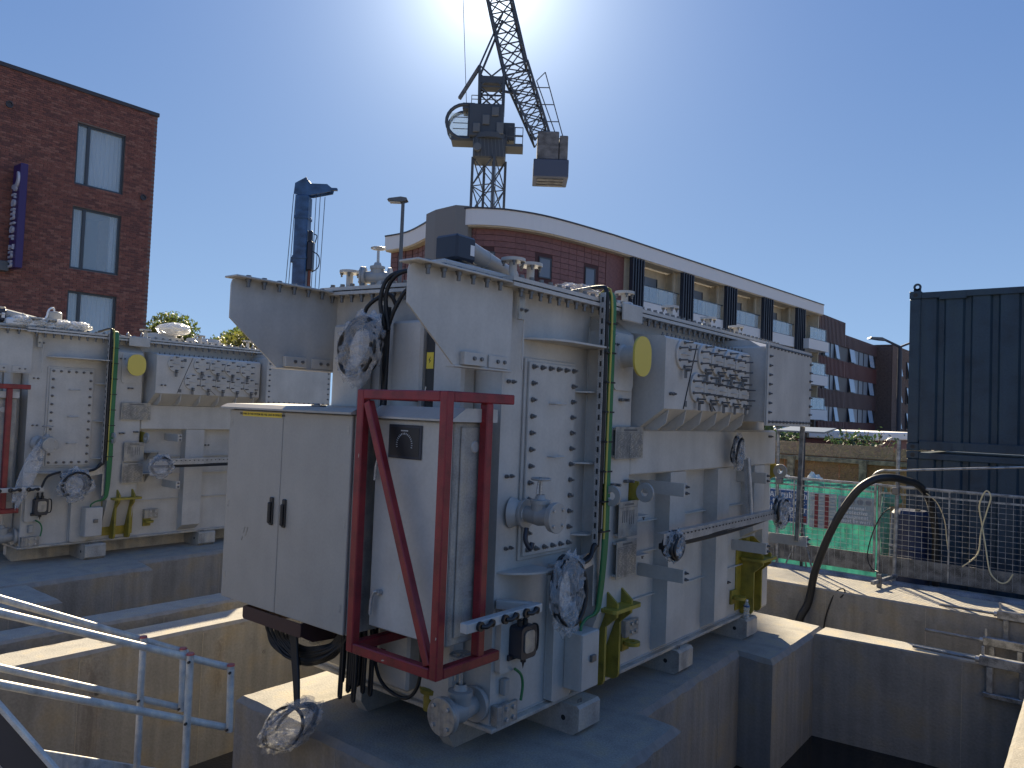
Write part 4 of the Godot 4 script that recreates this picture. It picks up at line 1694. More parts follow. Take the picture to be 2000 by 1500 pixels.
# ------------------------------------------------------------------ fittings on the pit walls
func wall_clutter() -> void:
	var s := S()
	tube(s, [V(8.10, 0.155, -6.0), V(8.095, 0.155, -1.0), V(8.09, 0.155, 1.2), V(8.09, 0.155, 4.0)], 0.09, 18, 2)
	tag(mi("grey_pipe", s, M.pipe_grey), "long grey pipe lying along the outer wall top", "pipe")
	s = S()
	tube(s, [V(8.27, 0.085, 0.2), V(8.25, 0.085, 0.9), V(8.27, 0.085, 1.6), V(8.24, 0.085, 2.4), V(8.27, 0.085, 3.2)], 0.02, 8)
	tag(mi("blue_pipe", s, M.blue_hose), "thin blue water pipe under the mesh barrier", "pipe")
	# short scaffold arm clamped over the pipe
	var g := thing("pipe_rest", "short square steel arm resting over the grey pipe", "bracket")
	s = S()
	bar(s, V(7.42, 0.29, 0.58), V(8.25, 0.29, 0.70), 0.05, -1, 0.006)
	mi("arm", s, M.galv, g)
	s = S()
	cb(s, 7.62, 7.68, 0.201, 0.38, 0.585, 0.645, 0.006)
	mi("clamp", s, M.zinc, g)
	# wall clamps with threaded bars
	var labs := ["galvanised wall clamp with threaded bar on the outer wall top", "galvanised wall clamp with threaded bar halfway down the outer wall", "galvanised wall clamp with threaded bar on the cross wall"]
	var spots := [V(6.93, 0.20, 2.10), V(6.75, -0.10, 1.98), V(5.22, 0.055, 2.14)]
	for k in 3:
		g = thing("wall_clamp", labs[k], "clamp", "wall clamps of the edge protection", spots[k])
		s = S()
		lathe(s, V(0, 0.05, -0.62), V(0, 0, 0.62), [Vector2(0, 0), Vector2(0.016, 0), Vector2(0.016, 1), Vector2(0, 1)], 10)
		for q in 52:
			lathe(s, V(0, 0.05, -0.61 + q * 0.0115), V(0, 0, 0.006), [Vector2(0.015, 0), Vector2(0.021, 0.5), Vector2(0.015, 1)], 8)
		mi("threaded_bar", s, M.galv, g)
		s = S()
		cb(s, -0.035, 0.035, 0.0, 0.10, 0.0, 0.44, 0.006)
		cb(s, -0.030, 0.030, -0.26, -0.001, 0.06, 0.12, 0.006)
		cb(s, -0.030, 0.030, -0.26, -0.001, 0.34, 0.40, 0.006)
		cb(s, -0.034, 0.034, -0.31, -0.262, 0.03, 0.44, 0.006)
		mi("frame", s, M.galv, g)
		s = S()
		lathe(s, V(0, 0.05, -0.035), V(0, 0, 0.034), [Vector2(0, 0), Vector2(0.034, 0), Vector2(0.034, 1), Vector2(0, 1)], 6)
		cb(s, -0.01, 0.01, 0.1, 0.19, 0.015, 0.04, 0.003)
		mi("nut", s, M.zinc_bright, g)
	# rust brown plate cast into the outer wall
	s = S()
	cb(s, 6.972, 6.998, 0.02, 0.15, -0.62, -0.44, 0.002)
	tag(mi("steel_plate", s, M.brown_steel), "small rusty steel plate set in the outer wall", "plate")
	# two thin leads hanging down the outer wall
	s = S()
	tube(s, [V(6.93, -0.9, 0.10), V(6.93, -0.3, 0.10), V(6.94, 0.02, 0.17), V(6.96, 0.19, 0.24), V(6.98, 0.235, 0.32), V(6.96, 0.19, 0.35), V(6.93, 0.12, 0.30)], 0.010, 6)
	tag(mi("black_lead", s, M.cable), "thin black lead hanging over the outer wall beside the hose", "cable")
	# corrugated duct lying on the pit floor
	s = S()
	for k in 70:
		lathe(s, V(4.1, PIT + 0.07, 0.85 + k * 0.02), V(0.001, 0, 0.02), [Vector2(0.05, 0), Vector2(0.065, 0.3), Vector2(0.065, 0.7), Vector2(0.05, 1)], 12)
	tag(mi("ribbed_duct", s, M.dark_steel), "black ribbed duct lying on the dark pit floor", "duct")
	# water bottle
	g = thing("water_bottle", "clear plastic water bottle standing on a steel skid beam", "bottle", "", V(4.28, 0.283, 0.05))
	s = S()
	lathe(s, Vector3.ZERO, V(0, 0.20, 0), [Vector2(0, 0), Vector2(0.031, 0.0), Vector2(0.033, 0.05), Vector2(0.030, 0.2), Vector2(0.033, 0.25), Vector2(0.030, 0.4), Vector2(0.033, 0.45), Vector2(0.033, 0.7), Vector2(0.015, 0.88), Vector2(0.014, 0.94)], 16)
	mi("bottle_wall", s, M.bottle, g)
	s = S()
	lathe(s, V(0, 0.125, 0), V(0, 0.016, 0), [Vector2(0.0335, 0), Vector2(0.0335, 1)], 16)
	mi("wrapper", s, M.sign_blue, g)
	s = S()
	cyl(s, V(0, 0.186, 0), V(0, 0.203, 0), 0.016, 0.016, 14)
	mi("lid", s, M.sign_white, g)


# ------------------------------------------------------------------ stairs into the pit, lower left
func stairs() -> void:
	var t := thing("access_stair", "aluminium access stair with tube handrails at the lower left", "stair")
	var r := 0.0185
	for q in [[-0.465, [V(-3.9, 1.99, 0), V(-1.69, 1.015, 0)], [V(-3.9, 1.71, 0), V(-1.70, 0.70, 0)], [-1.695, -1.93], [1.03, 1.14], [0.68, -1.3]], [-1.0, [V(-3.9, 2.055, 0), V(-1.635, 0.96, 0)], [V(-3.9, 1.715, 0), V(-1.648, 0.643, 0)], [-1.675, -1.913], [0.995, 1.11], [0.64, -1.3]]]:
		var z := V(0, 0, q[0])
		for k in [1, 2]:
			var s := S()
			cyl(s, q[k][0] + z, q[k][1] + z, r, r, 14)
			mi("handrail", s, M.alu, t)
		for k in 2:
			var s := S()
			var x: float = q[3][k]
			cyl(s, V(x, q[4][k], q[0] + 0.03), V(x + 0.01, q[5][k], q[0] + 0.03), r, r, 14)
			var p := mi("post", s, M.alu, t)
			s = S()
			cyl(s, V(x, q[4][k], q[0] + 0.03), V(x, q[4][k] + 0.010, q[0] + 0.03), r + 0.002, r, 14)
			mi("end_cap", s, M.red_cap, p)
			for yy in [q[4][k] - 0.03, q[5][k] + 0.02 if k == 0 else q[4][k] - 0.34]:
				s = S()
				cyl(s, V(x - 0.012, yy, q[0] + 0.045), V(x - 0.022, yy, q[0] + 0.052), 0.007, 0.007, 8)
				mi("rivet", s, M.black, p)
	# stringers and perforated treads
	for z in [-0.42, -1.05]:
		var s := S()
		var top := V(-3.9, 1.25, z)
		var bot := V(-0.6, -0.35, z)
		bar(s, top, bot, 0.02, 0.19, 0.003)
		mi("stringer", s, M.alu, t)
	for k in 9:
		var s := S()
		var p := V(-3.5, 1.06, 0).lerp(V(-0.8, -0.25, 0), k / 8.0)
		cb(s, p.x - 0.13, p.x + 0.13, p.y - 0.03, p.y, -1.035, -0.435, 0.003)
		var tr := mi("tread", s, M.galv, t)
		s = S()
		for a in 4:
			for b in 9:
				cyl(s, V(p.x - 0.09 + a * 0.06, p.y, -0.98 + b * 0.06), V(p.x - 0.09 + a * 0.06, p.y + 0.006, -0.98 + b * 0.06), 0.013, 0.008, 6)
		mi("grip_holes", s, M.dark_steel, tr).set_meta("kind", "stuff")
	# dark steel channel in the near left corner
	t = thing("dark_channel", "dark steel channel with a worn pale edge in the bottom left corner", "channel")
	var s := S()
	var a := V(-3.045, 1.31, 0.338)
	var b := V(-2.945, 1.15, 0.448)
	var e := (b - a).normalized()
	bar(s, a - e * 0.9, b + e * 0.6, 0.012, 0.13)
	mi("web", s, M.dark_steel, t)
	s = S()
	bar(s, a - e * 0.9 + V(0.0, 0.075, 0.045), b + e * 0.6 + V(0.0, 0.075, 0.045), 0.02, 0.02, 0.004)
	mi("edge", s, M.alu, t)


# ------------------------------------------------------------------ transformers
func top_y(z: float) -> float:
	return 3.298 - 0.03 * z


func valve(t: Node3D, c: Vector3, ax: Vector3, up: Vector3, k: float, wheel_h: float, disc_mat: Material) -> void:
	# gate valve: flanges along ax, bonnet along up, blind disc on the outer end
	ax = ax.normalized()
	var s := S()
	lathe(s, c - ax * 0.16 * k, ax * 0.32 * k, [Vector2(0.0, 0), Vector2(0.062 * k, 0.02), Vector2(0.075 * k, 0.3), Vector2(0.085 * k, 0.5), Vector2(0.075 * k, 0.7), Vector2(0.062 * k, 0.98), Vector2(0.0, 1)], 18)
	lathe(s, c, up * 0.17 * k, [Vector2(0.075 * k, 0), Vector2(0.075 * k, 0.55), Vector2(0.085 * k, 0.56), Vector2(0.085 * k, 0.75), Vector2(0.05 * k, 0.78), Vector2(0.035 * k, 1.0)], 16)
	var v := mi("valve", s, M.valve_grey, t)
	for e in [-1, 1]:
		s = S()
		lathe(s, c + ax * 0.13 * k * e, ax * 0.03 * k * e, [Vector2(0, 0), Vector2(0.118 * k, 0), Vector2(0.12 * k, 0.1), Vector2(0.12 * k, 0.9), Vector2(0.118 * k, 1), Vector2(0, 1)], 26)
		mi("flange", s, M.valve_grey, v)
	s = S()
	lathe(s, c + ax * 0.162 * k, ax * 0.022 * k, [Vector2(0, 0), Vector2(0.122 * k, 0), Vector2(0.124 * k, 0.1), Vector2(0.124 * k, 0.85), Vector2(0.119 * k, 1), Vector2(0, 1)], 30)
	mi("blind_disc", s, disc_mat, v)
	var f := frame_of(ax)
	for q in 4:
		var a := TAU * (q + 0.5) / 4.0
		var e := f.x * cos(a) + f.z * sin(a)
		put_bolt(v, c + ax * 0.183 * k + e * 0.088 * k, ax, 1.0 * k, nut_mesh, M.zinc_bright)
	s = S()
	cyl(s, c + up * 0.16 * k, c + up * (wheel_h - 0.0), 0.014 * k, 0.014 * k, 10)
	cyl(s, c + up * 0.18 * k + f.x * 0.05 * k, c + up * (wheel_h - 0.01) + f.x * 0.03 * k, 0.009 * k, 0.009 * k, 8)
	mi("stem", s, M.zinc_bright, v)
	s = S()
	var fu := frame_of(up)
	var ring := []
	for q in 21:
		var a := TAU * q / 20.0
		ring.append(c + up * wheel_h + (fu.x * cos(a) + fu.z * sin(a)) * 0.075 * k)
	tube(s, ring, 0.011 * k, 7, 1)
	for q in 3:
		var a := TAU * q / 3.0
		bar(s, c + up * wheel_h, c + up * wheel_h + (fu.x * cos(a) + fu.z * sin(a)) * 0.075 * k, 0.013 * k)
	cyl(s, c + up * (wheel_h - 0.015), c + up * (wheel_h + 0.015), 0.02 * k, 0.02 * k, 10)
	mi("hand_wheel", s, M.valve_grey, v)


func plate_text(parent: Node3D, x0: float, x1: float, y0: float, y1: float, z: float, style: int) -> void:
	# engraved rating plate: head line, columns of small print as thin raised lines
	var s := S()
	var r := RandomNumberGenerator.new()
	r.seed = style * 13 + 1
	var w := x1 - x0
	bx(s, x0 + w * 0.28, x0 + w * 0.75, y1 - 0.035, y1 - 0.020, z, z + 0.002)
	bx(s, x0 + 0.012, x1 - 0.012, y1 - 0.052, y1 - 0.049, z, z + 0.002)
	if style == 0:
		bx(s, x0 + w * 0.5 - 0.001, x0 + w * 0.5 + 0.001, y0 + 0.01, y1 - 0.052, z, z + 0.002)
	if style == 1:
		for k in 6:
			var x := x0 + w * (0.18 + 0.105 * k + (0.06 if k > 2 else 0.0))
			bx(s, x, x + 0.006, y0 + 0.10 + (0.02 if k < 3 else 0.0), y1 - 0.075, z, z + 0.002)
	else:
		var y := y1 - 0.066
		while y > y0 + 0.012:
			var x := x0 + 0.012
			while x < x1 - 0.03:
				var l := r.randf_range(0.012, 0.05)
				bx(s, x, minf(x + l, x1 - 0.012), y, y + 0.0035, z, z + 0.0015)
				x += l + r.randf_range(0.006, 0.03)
			y -= 0.0095
	mi("print", s, M.print_pale, parent)


func jack_bracket(t: Node3D, xa: float, xb: float) -> void:
	# two upright plates, rounded at the foot, under a shelf with two ribs on it
	var s := S()
	var y1 := 0.94
	cb(s, xa - 0.13, xb + 0.12, 0.36, y1 + 0.19, -0.062, -0.046, 0.002)
	var jb := mi("jacking_bracket", s, M.yellow, t)
	for x in [xa, xb]:
		s = S()
		prism(s, poly([-0.05, 0.315, 0.055, 0.315, 0.085, 0.33, 0.10, 0.36, 0.10, 0.78, 0.20, 0.87, 0.20, y1 - 0.032, -0.05, y1 - 0.032]), V(x, 0, 0), V(0, 0, 1), V(0, 1, 0), V(0.028, 0, 0))
		mi("upright", s, M.yellow, jb)
	s = S()
	prism(s, rounded(xa - 0.07, xb + 0.13, -0.05, 0.235, 0.04, 4), V(0, y1 - 0.03, 0), V(1, 0, 0), V(0, 0, 1), V(0, 0.03, 0))
	mi("shelf", s, M.yellow, jb)
	for x in [xa + 0.01, xb + 0.01]:
		s = S()
		prism(s, poly([-0.045, y1, 0.20, y1, 0.20, y1 + 0.035, -0.01, y1 + 0.20, -0.045, y1 + 0.20]), V(x, 0, 0), V(0, 0, 1), V(0, 1, 0), V(0.022, 0, 0))
		mi("rib", s, M.yellow, jb)


func lug(t: Node3D, p: Vector3) -> void:
	var s := S()
	lathe(s, p, V(0.025, 0, 0), [Vector2(0.032, 0), Vector2(0.078, 0), Vector2(0.08, 0.15), Vector2(0.08, 0.85), Vector2(0.078, 1), Vector2(0.032, 1), Vector2(0.032, 0)], 22)
	var o := mi("lifting_eye", s, M.valve_grey, t)
	s = S()
	prism(s, poly([0.04, 0.085, -0.14, 0.10, -0.14, -0.20, -0.02, -0.10, 0.04, -0.07]), p - V(-0.004, 0, 0.10), V(0, 0, 1), V(0, 1, 0), V(0.017, 0, 0))
	mi("eye_plate", s, M.yellow, o)


func build_transformer() -> Node3D:
	var t := thing("power_transformer", "nearer grey power transformer standing on the stepped plinth in the centre", "transformer", "power transformers")
	var s := S()
	# ---- base
	cb(s, 0.0, 5.0, 0.285, 0.315, -1.98, 0.0, 0.006)
	mi("base_plate", s, M.paint_dirty, t)
	for q in [[0.83, 0.15], [2.62, 0.07], [4.20, 0.09]]:
		s = S()
		prism(s, poly([-2.1, 0.062, q[1] - 0.05, 0.062, q[1], 0.10, q[1], 0.262, q[1] - 0.02, 0.282, -2.1, 0.282]), V(q[0], 0, 0), V(0, 0, 1), V(0, 1, 0), V(0.29, 0, 0))
		var k := mi("skid_beam", s, M.paint_dirty, t)
		s = S()
		cyl(s, V(q[0] - 0.001, 0.17, q[1] - 0.14), V(q[0] + 0.001, 0.17, q[1] - 0.14), 0.02, 0.02, 14)
		mi("hole", s, M.ink, k)
		s = S()
		tube(s, [V(q[0] + 0.06, 0.281, q[1] - 0.05), V(q[0] + 0.06, 0.305, q[1] - 0.05), V(q[0] + 0.10, 0.305, q[1] - 0.05), V(q[0] + 0.10, 0.281, q[1] - 0.05)], 0.005, 6, 1)
		mi("loop", s, M.zinc, k)
	for z in [-0.50, -1.43]:
		s = S()
		prism(s, poly([0.0, 0.16, 0.07, 0.062, 4.9, 0.062, 4.9, 0.284, 0.0, 0.284]), V(0.0, 0, z), V(1, 0, 0), V(0, 1, 0), V(0, 0, 0.11))
		mi("skid_runner", s, M.paint_dirty, t)
	# ---- tank
	s = S()
	prism(s, poly([-1.9, 0.315, -0.06, 0.315, -0.06, top_y(-0.06), -1.9, top_y(-1.9)]), V(0.04, 0, 0), V(0, 0, 1), V(0, 1, 0), V(4.9, 0, 0))
	mi("tank", s, M.paint, t)
	for q in [["tank_flange", -0.07, 0.10, 0.0, 0.026], ["cover", -0.055, 0.085, 0.040, 0.068]]:
		s = S()
		prism(s, poly([-1.99, top_y(-1.99) + q[3], q[2], top_y(q[2]) + q[3], q[2], top_y(q[2]) + q[4], -1.99, top_y(-1.99) + q[4]]), V(q[1], 0, 0), V(0, 0, 1), V(0, 1, 0), V(4.98 - q[1] * 2, 0, 0))
		mi(q[0], s, M.paint, t)
	s = S()
	prism(s, poly([-1.96, top_y(-1.96) + 0.026, 0.05, top_y(0.05) + 0.026, 0.05, top_y(0.05) + 0.040, -1.96, top_y(-1.96) + 0.040]), V(-0.02, 0, 0), V(0, 0, 1), V(0, 1, 0), V(5.0, 0, 0))
	mi("gasket", s, M.black, t)
	var cov := t.get_node("cover") as Node3D
	var x := 0.06
	while x < 5.0:
		mi("bolt", cover_bolt_mesh, M.zinc, cov, V(x, top_y(0.06), 0.06))
		x += 0.112
	var z := -0.12
	while z > -1.9:
		mi("bolt", cover_bolt_mesh, M.zinc, cov, V(-0.03, top_y(z), z))
		z -= 0.125
	# ---- wing plates on the cabinet end
	for w in [[-0.008, top_y(0.0) + 0.012, 1], [-1.905, top_y(-1.9) + 0.012, 0]]:
		s = S()
		var yt: float = w[1]
		prism(s, poly([-0.90, yt, -0.93, yt - 0.015, -0.94, yt - 0.05, -0.94, 3.067, -0.53, 2.732, 0.039, 2.732, 0.039, yt - 0.015, -0.07, yt - 0.015, -0.07, yt]), V(0, 0, w[0]), V(1, 0, 0), V(0, 1, 0), V(0, 0, 0.014))
		var wp := mi("wing_plate", s, M.paint, t)
		s = S()
		cb(s, -0.955, -0.075, yt, yt + 0.014, w[0] - 0.06, w[0] + 0.105, 0.003)
		mi("wing_flange", s, M.paint, wp)
		s = S()
		cb(s, -0.53, 0.039, 2.718, 2.731, w[0] - 0.05, w[0] + 0.03, 0.002)
		mi("lower_lip", s, M.paint, wp)
		for k in 6:
			mi("bolt", wing_bolt_mesh, M.zinc, wp, V(-0.83 + k * 0.135, yt - 0.002, w[0] + 0.06))
		for k in 2:
			s = S()
			var xx := -0.47 + k * 0.27
			cb(s, xx, xx + 0.20, 2.735, 2.82, w[0] + 0.014, w[0] + 0.026 + 0.03 * (1 - k), 0.003)
			var pl := mi("clip_plate", s, M.paint, wp)
			for q in 2:
				put_bolt(pl, V(xx + 0.09 + q * 0.07, 2.78, w[0] + 0.026 + 0.03 * (1 - k)), V(0, 0, 1), 0.9, nut_mesh)
	# hanging guide strip under the rim
	s = S()
	cb(s, 0.10, 0.16, 3.09, 3.29, -0.005, 0.02, 0.003)
	mi("guide_strip", s, M.name_plate, t)
	# ---- cabinet end wall
	for q in [[-1.05, -0.72], [-0.60, -0.30], [-1.75, -1.40]]:
		s = S()
		cb(s, -0.10, 0.038, 0.40, 3.10, q[0], q[1], 0.02)
		mi("end_stiffener", s, M.paint, t)
	s = S()
	cb(s, -0.06, 0.037, 1.0, 3.02, -0.71, -0.615, 0.004)
	var duct := mi("cable_duct", s, M.black, t)
	s = S()
	cb(s, -0.0625, -0.0605, 2.74, 2.86, -0.70, -0.63, 0.0005)
	mi("warning_label", s, M.sticker, duct)
	s = S()
	prism(s, poly([-0.012, 2.778, 0.012, 2.80, -0.004, 2.80, 0.006, 2.83, -0.014, 2.80, 0.0, 2.798]), V(-0.063, 0, -0.665), V(0, 0, 1), V(0, 1, 0), V(-0.001, 0, 0))
	mi("symbol", s, M.ink, duct)
	s = S()
	prism(s, poly([0, 0.66, 0.055, 0.66, 0.028, 0.59]), V(-0.1015, 0, -1.01), V(0, 0, 1), V(0, 1, 0), V(-0.001, 0, 0))
	mi("red_triangle", s, M.sign_red, t)
	# slotted tray down the end wall
	s = S()
	cb(s, -0.145, -0.101, 1.0, 3.22, -1.115, -1.095, 0.002)
	for k in 26:
		bx(s, -0.147, -0.099, 1.05 + k * 0.083, 1.075 + k * 0.083, -1.094, -1.0925)
	mi("end_tray", s, M.zinc, t)
	# pairs of studs on the walls
	for q in [V(0.12, 3.16, 0.006), V(0.10, 2.66, -0.06), V(0.12, 2.0, -0.06), V(0.14, 1.50, -0.06), V(1.20, 3.02, 0.10), V(1.72, 2.65, 0.352), V(2.72, 1.70, -0.06), V(3.95, 0.70, -0.06), V(4.70, 2.28, 0.09)]:
		for k in 2:
			s = S()
			lathe(s, q + V(k * 0.055, 0, 0), V(0, 0, 0.035), [Vector2(0.014, 0), Vector2(0.014, 0.5), Vector2(0.008, 0.52), Vector2(0.008, 1), Vector2(0, 1)], 8)
			mi("stud", s, M.zinc, t)
	# weld beads
	var wb := [[V(0.17, 2.745, 0.007), V(0.17, 3.28, 0.007)], [V(1.10, 0.95, -0.055), V(1.10, 3.15, -0.055)], [V(0.045, 0.32, -0.056), V(4.9, 0.32, -0.056)], [V(1.57, 2.346, 0.07), V(4.9, 2.346, 0.07)], [V(1.57, 1.958, -0.05), V(4.9, 1.958, -0.05)], [V(0.66, 0.34, -0.054), V(0.66, 1.32, -0.054)], [V(1.63, 2.40, -0.05), V(1.63, 3.14, -0.05)], [V(3.47, 2.46, 0.10), V(3.47, 3.18, 0.10)]]
	for q in wb:
		s = S()
		cyl(s, q[0], q[1], 0.007, 0.007, 6)
		mi("weld_bead", s, M.paint, t)
	# ---- bolted inspection cover
	s = S()
	cb(s, 0.27, 0.90, 1.40, 2.84, -0.058, -0.040, 0.004)
	mi("cover_seat", s, M.paint, t)
	s = S()
	cb(s, 0.295, 0.880, 1.43, 2.815, -0.038, -0.018, 0.004)
	var ic := mi("inspection_cover", s, M.paint, t)
	for k in 12:
		put_bolt(ic, V(0.335, 1.475 + k * 0.1185, -0.018), V(0, 0, 1), 0.98)
		put_bolt(ic, V(0.842, 1.475 + k * 0.1185, -0.018), V(0, 0, 1), 0.98)
	for k in 4:
		put_bolt(ic, V(0.436 + k * 0.1015, 1.475, -0.018), V(0, 0, 1), 0.98)
		put_bolt(ic, V(0.436 + k * 0.1015, 2.778, -0.018), V(0, 0, 1), 0.98)
	for y in [1.75, 2.13, 2.52]:
		s = S()
		tube(s, [V(0.55, y, -0.018), V(0.55, y, 0.03), V(0.565, y, 0.045), V(0.665, y, 0.045), V(0.68, y, 0.03), V(0.68, y, -0.018)], 0.007, 8, 2)
		mi("handle", s, M.paint, ic)
	# ---- shelves and ribs beside the cover
	for q in [[0.24, 1.10, 2.968], [0.06, 0.46, 1.335]]:
		s = S()
		var p := poly([q[0], -0.06, q[1], -0.06, q[1], 0.16, q[0] + 0.30, 0.16, q[0] + 0.16, 0.12, q[0] + 0.05, 0.03])
		prism(s, p, V(0, q[2], 0), V(1, 0, 0), V(0, 0, 1), V(0, 0.014, 0))
		mi("shelf", s, M.paint, t)
	for y in [1.515, 2.067, 2.62]:
		s = S()
		prism(s, poly([0.905, -0.06, 1.09, -0.06, 1.09, 0.09, 1.0, 0.05]), V(0, y, 0), V(1, 0, 0), V(0, 0, 1), V(0, 0.012, 0))
		mi("rib", s, M.paint, t)
	# ---- pillar with pipe stub and yellow cap
	s = S()
	prism(s, rounded(1.10, 1.56, -0.20, 0.10, 0.035, 5), V(0, 0.9, 0), V(1, 0, 0), V(0, 0, 1), V(0, 2.22, 0))
	prism(s, poly([-0.06, 3.12, 0.10, 3.12, -0.06, 3.24]), V(1.12, 0, 0), V(0, 0, 1), V(0, 1, 0), V(0.42, 0, 0))
	prism(s, poly([-0.06, 0.9, 0.10, 0.9, -0.06, 0.45]), V(1.12, 0, 0), V(0, 0, 1), V(0, 1, 0), V(0.42, 0, 0))
	mi("pillar", s, M.paint, t)
	s = S()
	prism(s, rounded(1.22, 1.52, 2.655, 3.11, 0.05, 5), V(0, 0, 0.1), V(1, 0, 0), V(0, 1, 0), V(0, 0, 0.016))
	mi("blank_panel", s, M.paint, t)
	s = S()
	lathe(s, V(1.36, 2.93, 0.116), V(0, 0, 0.16), [Vector2(0.10, 0), Vector2(0.085, 0.1), Vector2(0.085, 0.75), Vector2(0.11, 0.78), Vector2(0.11, 1), Vector2(0, 1)], 24)
	var pp := mi("pipe_stub", s, M.paint, t)
	s = S()
	prism(s, rounded(1.225, 1.495, 2.77, 3.09, 0.125, 6), V(0, 0, 0.277), V(1, 0, 0), V(0, 1, 0), V(0, 0, 0.018))
	var yc := mi("yellow_cap", s, M.cap_yellow, pp)
	yc.set_meta("label", "yellow transport cap on the pipe stub")
	# ---- header beam, stiffeners, end post
	s = S()
	cb(s, 1.565, 4.935, 1.96, 2.342, -0.07, 0.09, 0.012)
	mi("header_beam", s, M.paint, t)
	for q in [[2.30, 2.61, 0.33], [3.33, 3.63, 0.33], [4.30, 4.60, 1.14]]:
		s = S()
		prism(s, poly([-0.07, q[2], 0.09, q[2] + 0.10, 0.09, 1.958, -0.07, 1.958]), V(q[0], 0, 0), V(0, 0, 1), V(0, 1, 0), V(q[1] - q[0], 0, 0))
		mi("stiffener", s, M.paint, t)
	s = S()
	cb(s, 4.76, 4.942, 0.316, 1.958, -0.07, 0.03, 0.01)
	mi("end_post", s, M.paint, t)
	for y in [1.25, 0.85, 1.52]:
		s = S()
		cb(s, 1.60, 4.75, y, y + 0.012, -0.06, -0.03, 0.001)
		mi("seam_rib", s, M.paint, t)
	# ---- bushing box
	s = S()
	prism(s, poly([-0.06, 2.343, 0.10, 2.343, 0.35, 2.525, 0.35, 3.105, 0.33, 3.125, -0.06, 3.16]), V(1.63, 0, 0), V(0, 0, 1), V(0, 1, 0), V(1.79, 0, 0))
	var bb := mi("bushing_box", s, M.paint, t)
	var spots := [[1.92, 3.0], [2.36, 3.0], [2.645, 2.992], [2.925, 2.985], [3.215, 2.98], [2.213, 2.735], [2.49, 2.73], [2.755, 2.722], [3.025, 2.715], [3.30, 2.71]]
	for q in spots:
		s = S()
		lathe(s, V(q[0] * 0.955 + 0.09, q[1] - 0.01, 0.35), V(0, 0, 0.022), [Vector2(0, 0), Vector2(0.126, 0), Vector2(0.128, 0.3), Vector2(0.128, 0.8), Vector2(0.122, 1), Vector2(0, 1)], 28)
		var c := V(q[0] * 0.955 + 0.09, q[1] - 0.01, 0.372)
		var d := mi("blanking_disc", s, M.paint, t)
		for k in 6:
			var a := TAU * (k + 0.5) / 6.0
			s = S()
			put_bolt(d, c + V(cos(a), sin(a), 0) * 0.102, V(0, 0, 1), 1.0, long_bolt_mesh)
		s = S()
		tube(s, [c + V(-0.05, 0, 0), c + V(-0.05, 0, 0.03), c + V(0.05, 0, 0.03), c + V(0.05, 0, 0)], 0.005, 6, 1)
		mi("handle", s, M.paint, d)
		s = S()
		cb(s, c.x - 0.018, c.x + 0.018, c.y - 0.20, c.y - 0.115, 0.385, 0.397, 0.002)
		cyl(s, c + V(0, -0.13, 0.02), c + V(0, -0.13, 0.06), 0.014, 0.014, 8)
		mi("earth_strap", s, M.zinc, d)
	s = S()
	for q in [[2.20, 3.10, 1.97, 2.53], [2.30, 3.10, 2.52, 2.53], [3.10, 3.08, 3.36, 2.55], [2.50, 2.62, 2.62, 2.53]]:
		bar(s, V(q[0], q[1], 0.3515), V(q[2], q[3], 0.3515), 0.014, 0.003)
	mi("sealing_tape", s, M.ink, bb)
	for q in [[2.05, 3.03], [1.99, 2.55], [3.33, 2.57]]:
		s = S()
		cb(s, q[0], q[0] + 0.05, q[1], q[1] + 0.05, 0.351, 0.353, 0.0005)
		mi("tag", s, M.print_pale, bb)
	for k in 6:
		s = S()
		var xx := 1.72 + k * 0.32
		prism(s, poly([0.095, 2.343, 0.24, 2.343, 0.32, 2.40, 0.345, 2.52, 0.10, 2.345]), V(xx, 0, 0), V(0, 0, 1), V(0, 1, 0), V(0.012, 0, 0))
		mi("gusset", s, M.paint, t)
	# small bolts along the top edge of the box
	for k in 22:
		put_bolt(bb, V(1.70 + k * 0.08, 3.128, 0.28), V(0, 1, 0.05), 0.8)
	# ---- cable end box with bolted front
	s = S()
	cb(s, 3.47, 4.74, 2.44, 3.20, -0.06, 0.50, 0.01)
	prism(s, poly([-0.06, 3.20, 0.42, 3.20, 0.30, 3.27, -0.06, 3.27]), V(3.52, 0, 0), V(0, 0, 1), V(0, 1, 0), V(1.15, 0, 0))
	mi("cable_box", s, M.paint, t)
	s = S()
	cb(s, 3.44, 4.77, 2.41, 3.235, 0.501, 0.513, 0.002)
	mi("box_flange", s, M.paint, t)
	s = S()
	cb(s, 3.44, 4.77, 2.41, 3.235, 0.517, 0.529, 0.002)
	var bp := mi("front_plate", s, M.paint, t)
	for k in 13:
		put_bolt(bp, V(3.49 + k * 0.1025, 3.195, 0.529), V(0, 0, 1), 0.8)
		put_bolt(bp, V(3.49 + k * 0.1025, 2.45, 0.529), V(0, 0, 1), 0.8)
	for k in 7:
		put_bolt(bp, V(3.49, 2.543 + k * 0.093, 0.529), V(0, 0, 1), 0.8)
		put_bolt(bp, V(4.72, 2.543 + k * 0.093, 0.529), V(0, 0, 1), 0.8)
	# ---- rating plates
	for q in [[1.235, 1.68, 2.105, 2.365, 0.135, 0], [1.30, 1.60, 1.475, 1.765, 0.15, 1], [1.285, 1.60, 1.155, 1.45, 0.15, 2]]:
		s = S()
		cb(s, q[0], q[1], q[2], q[3], q[4], q[4] + 0.008, 0.002)
		var np := mi("rating_plate", s, M.name_plate, t)
		plate_text(np, q[0], q[1], q[2], q[3], q[4] + 0.0085, q[5])
		s = S()
		cb(s, q[0] + 0.02, q[1] - 0.1, q[3] - 0.03, q[3] - 0.01, 0.101, q[4], 0.002)
		mi("stand_off", s, M.paint, np)
		s = S()
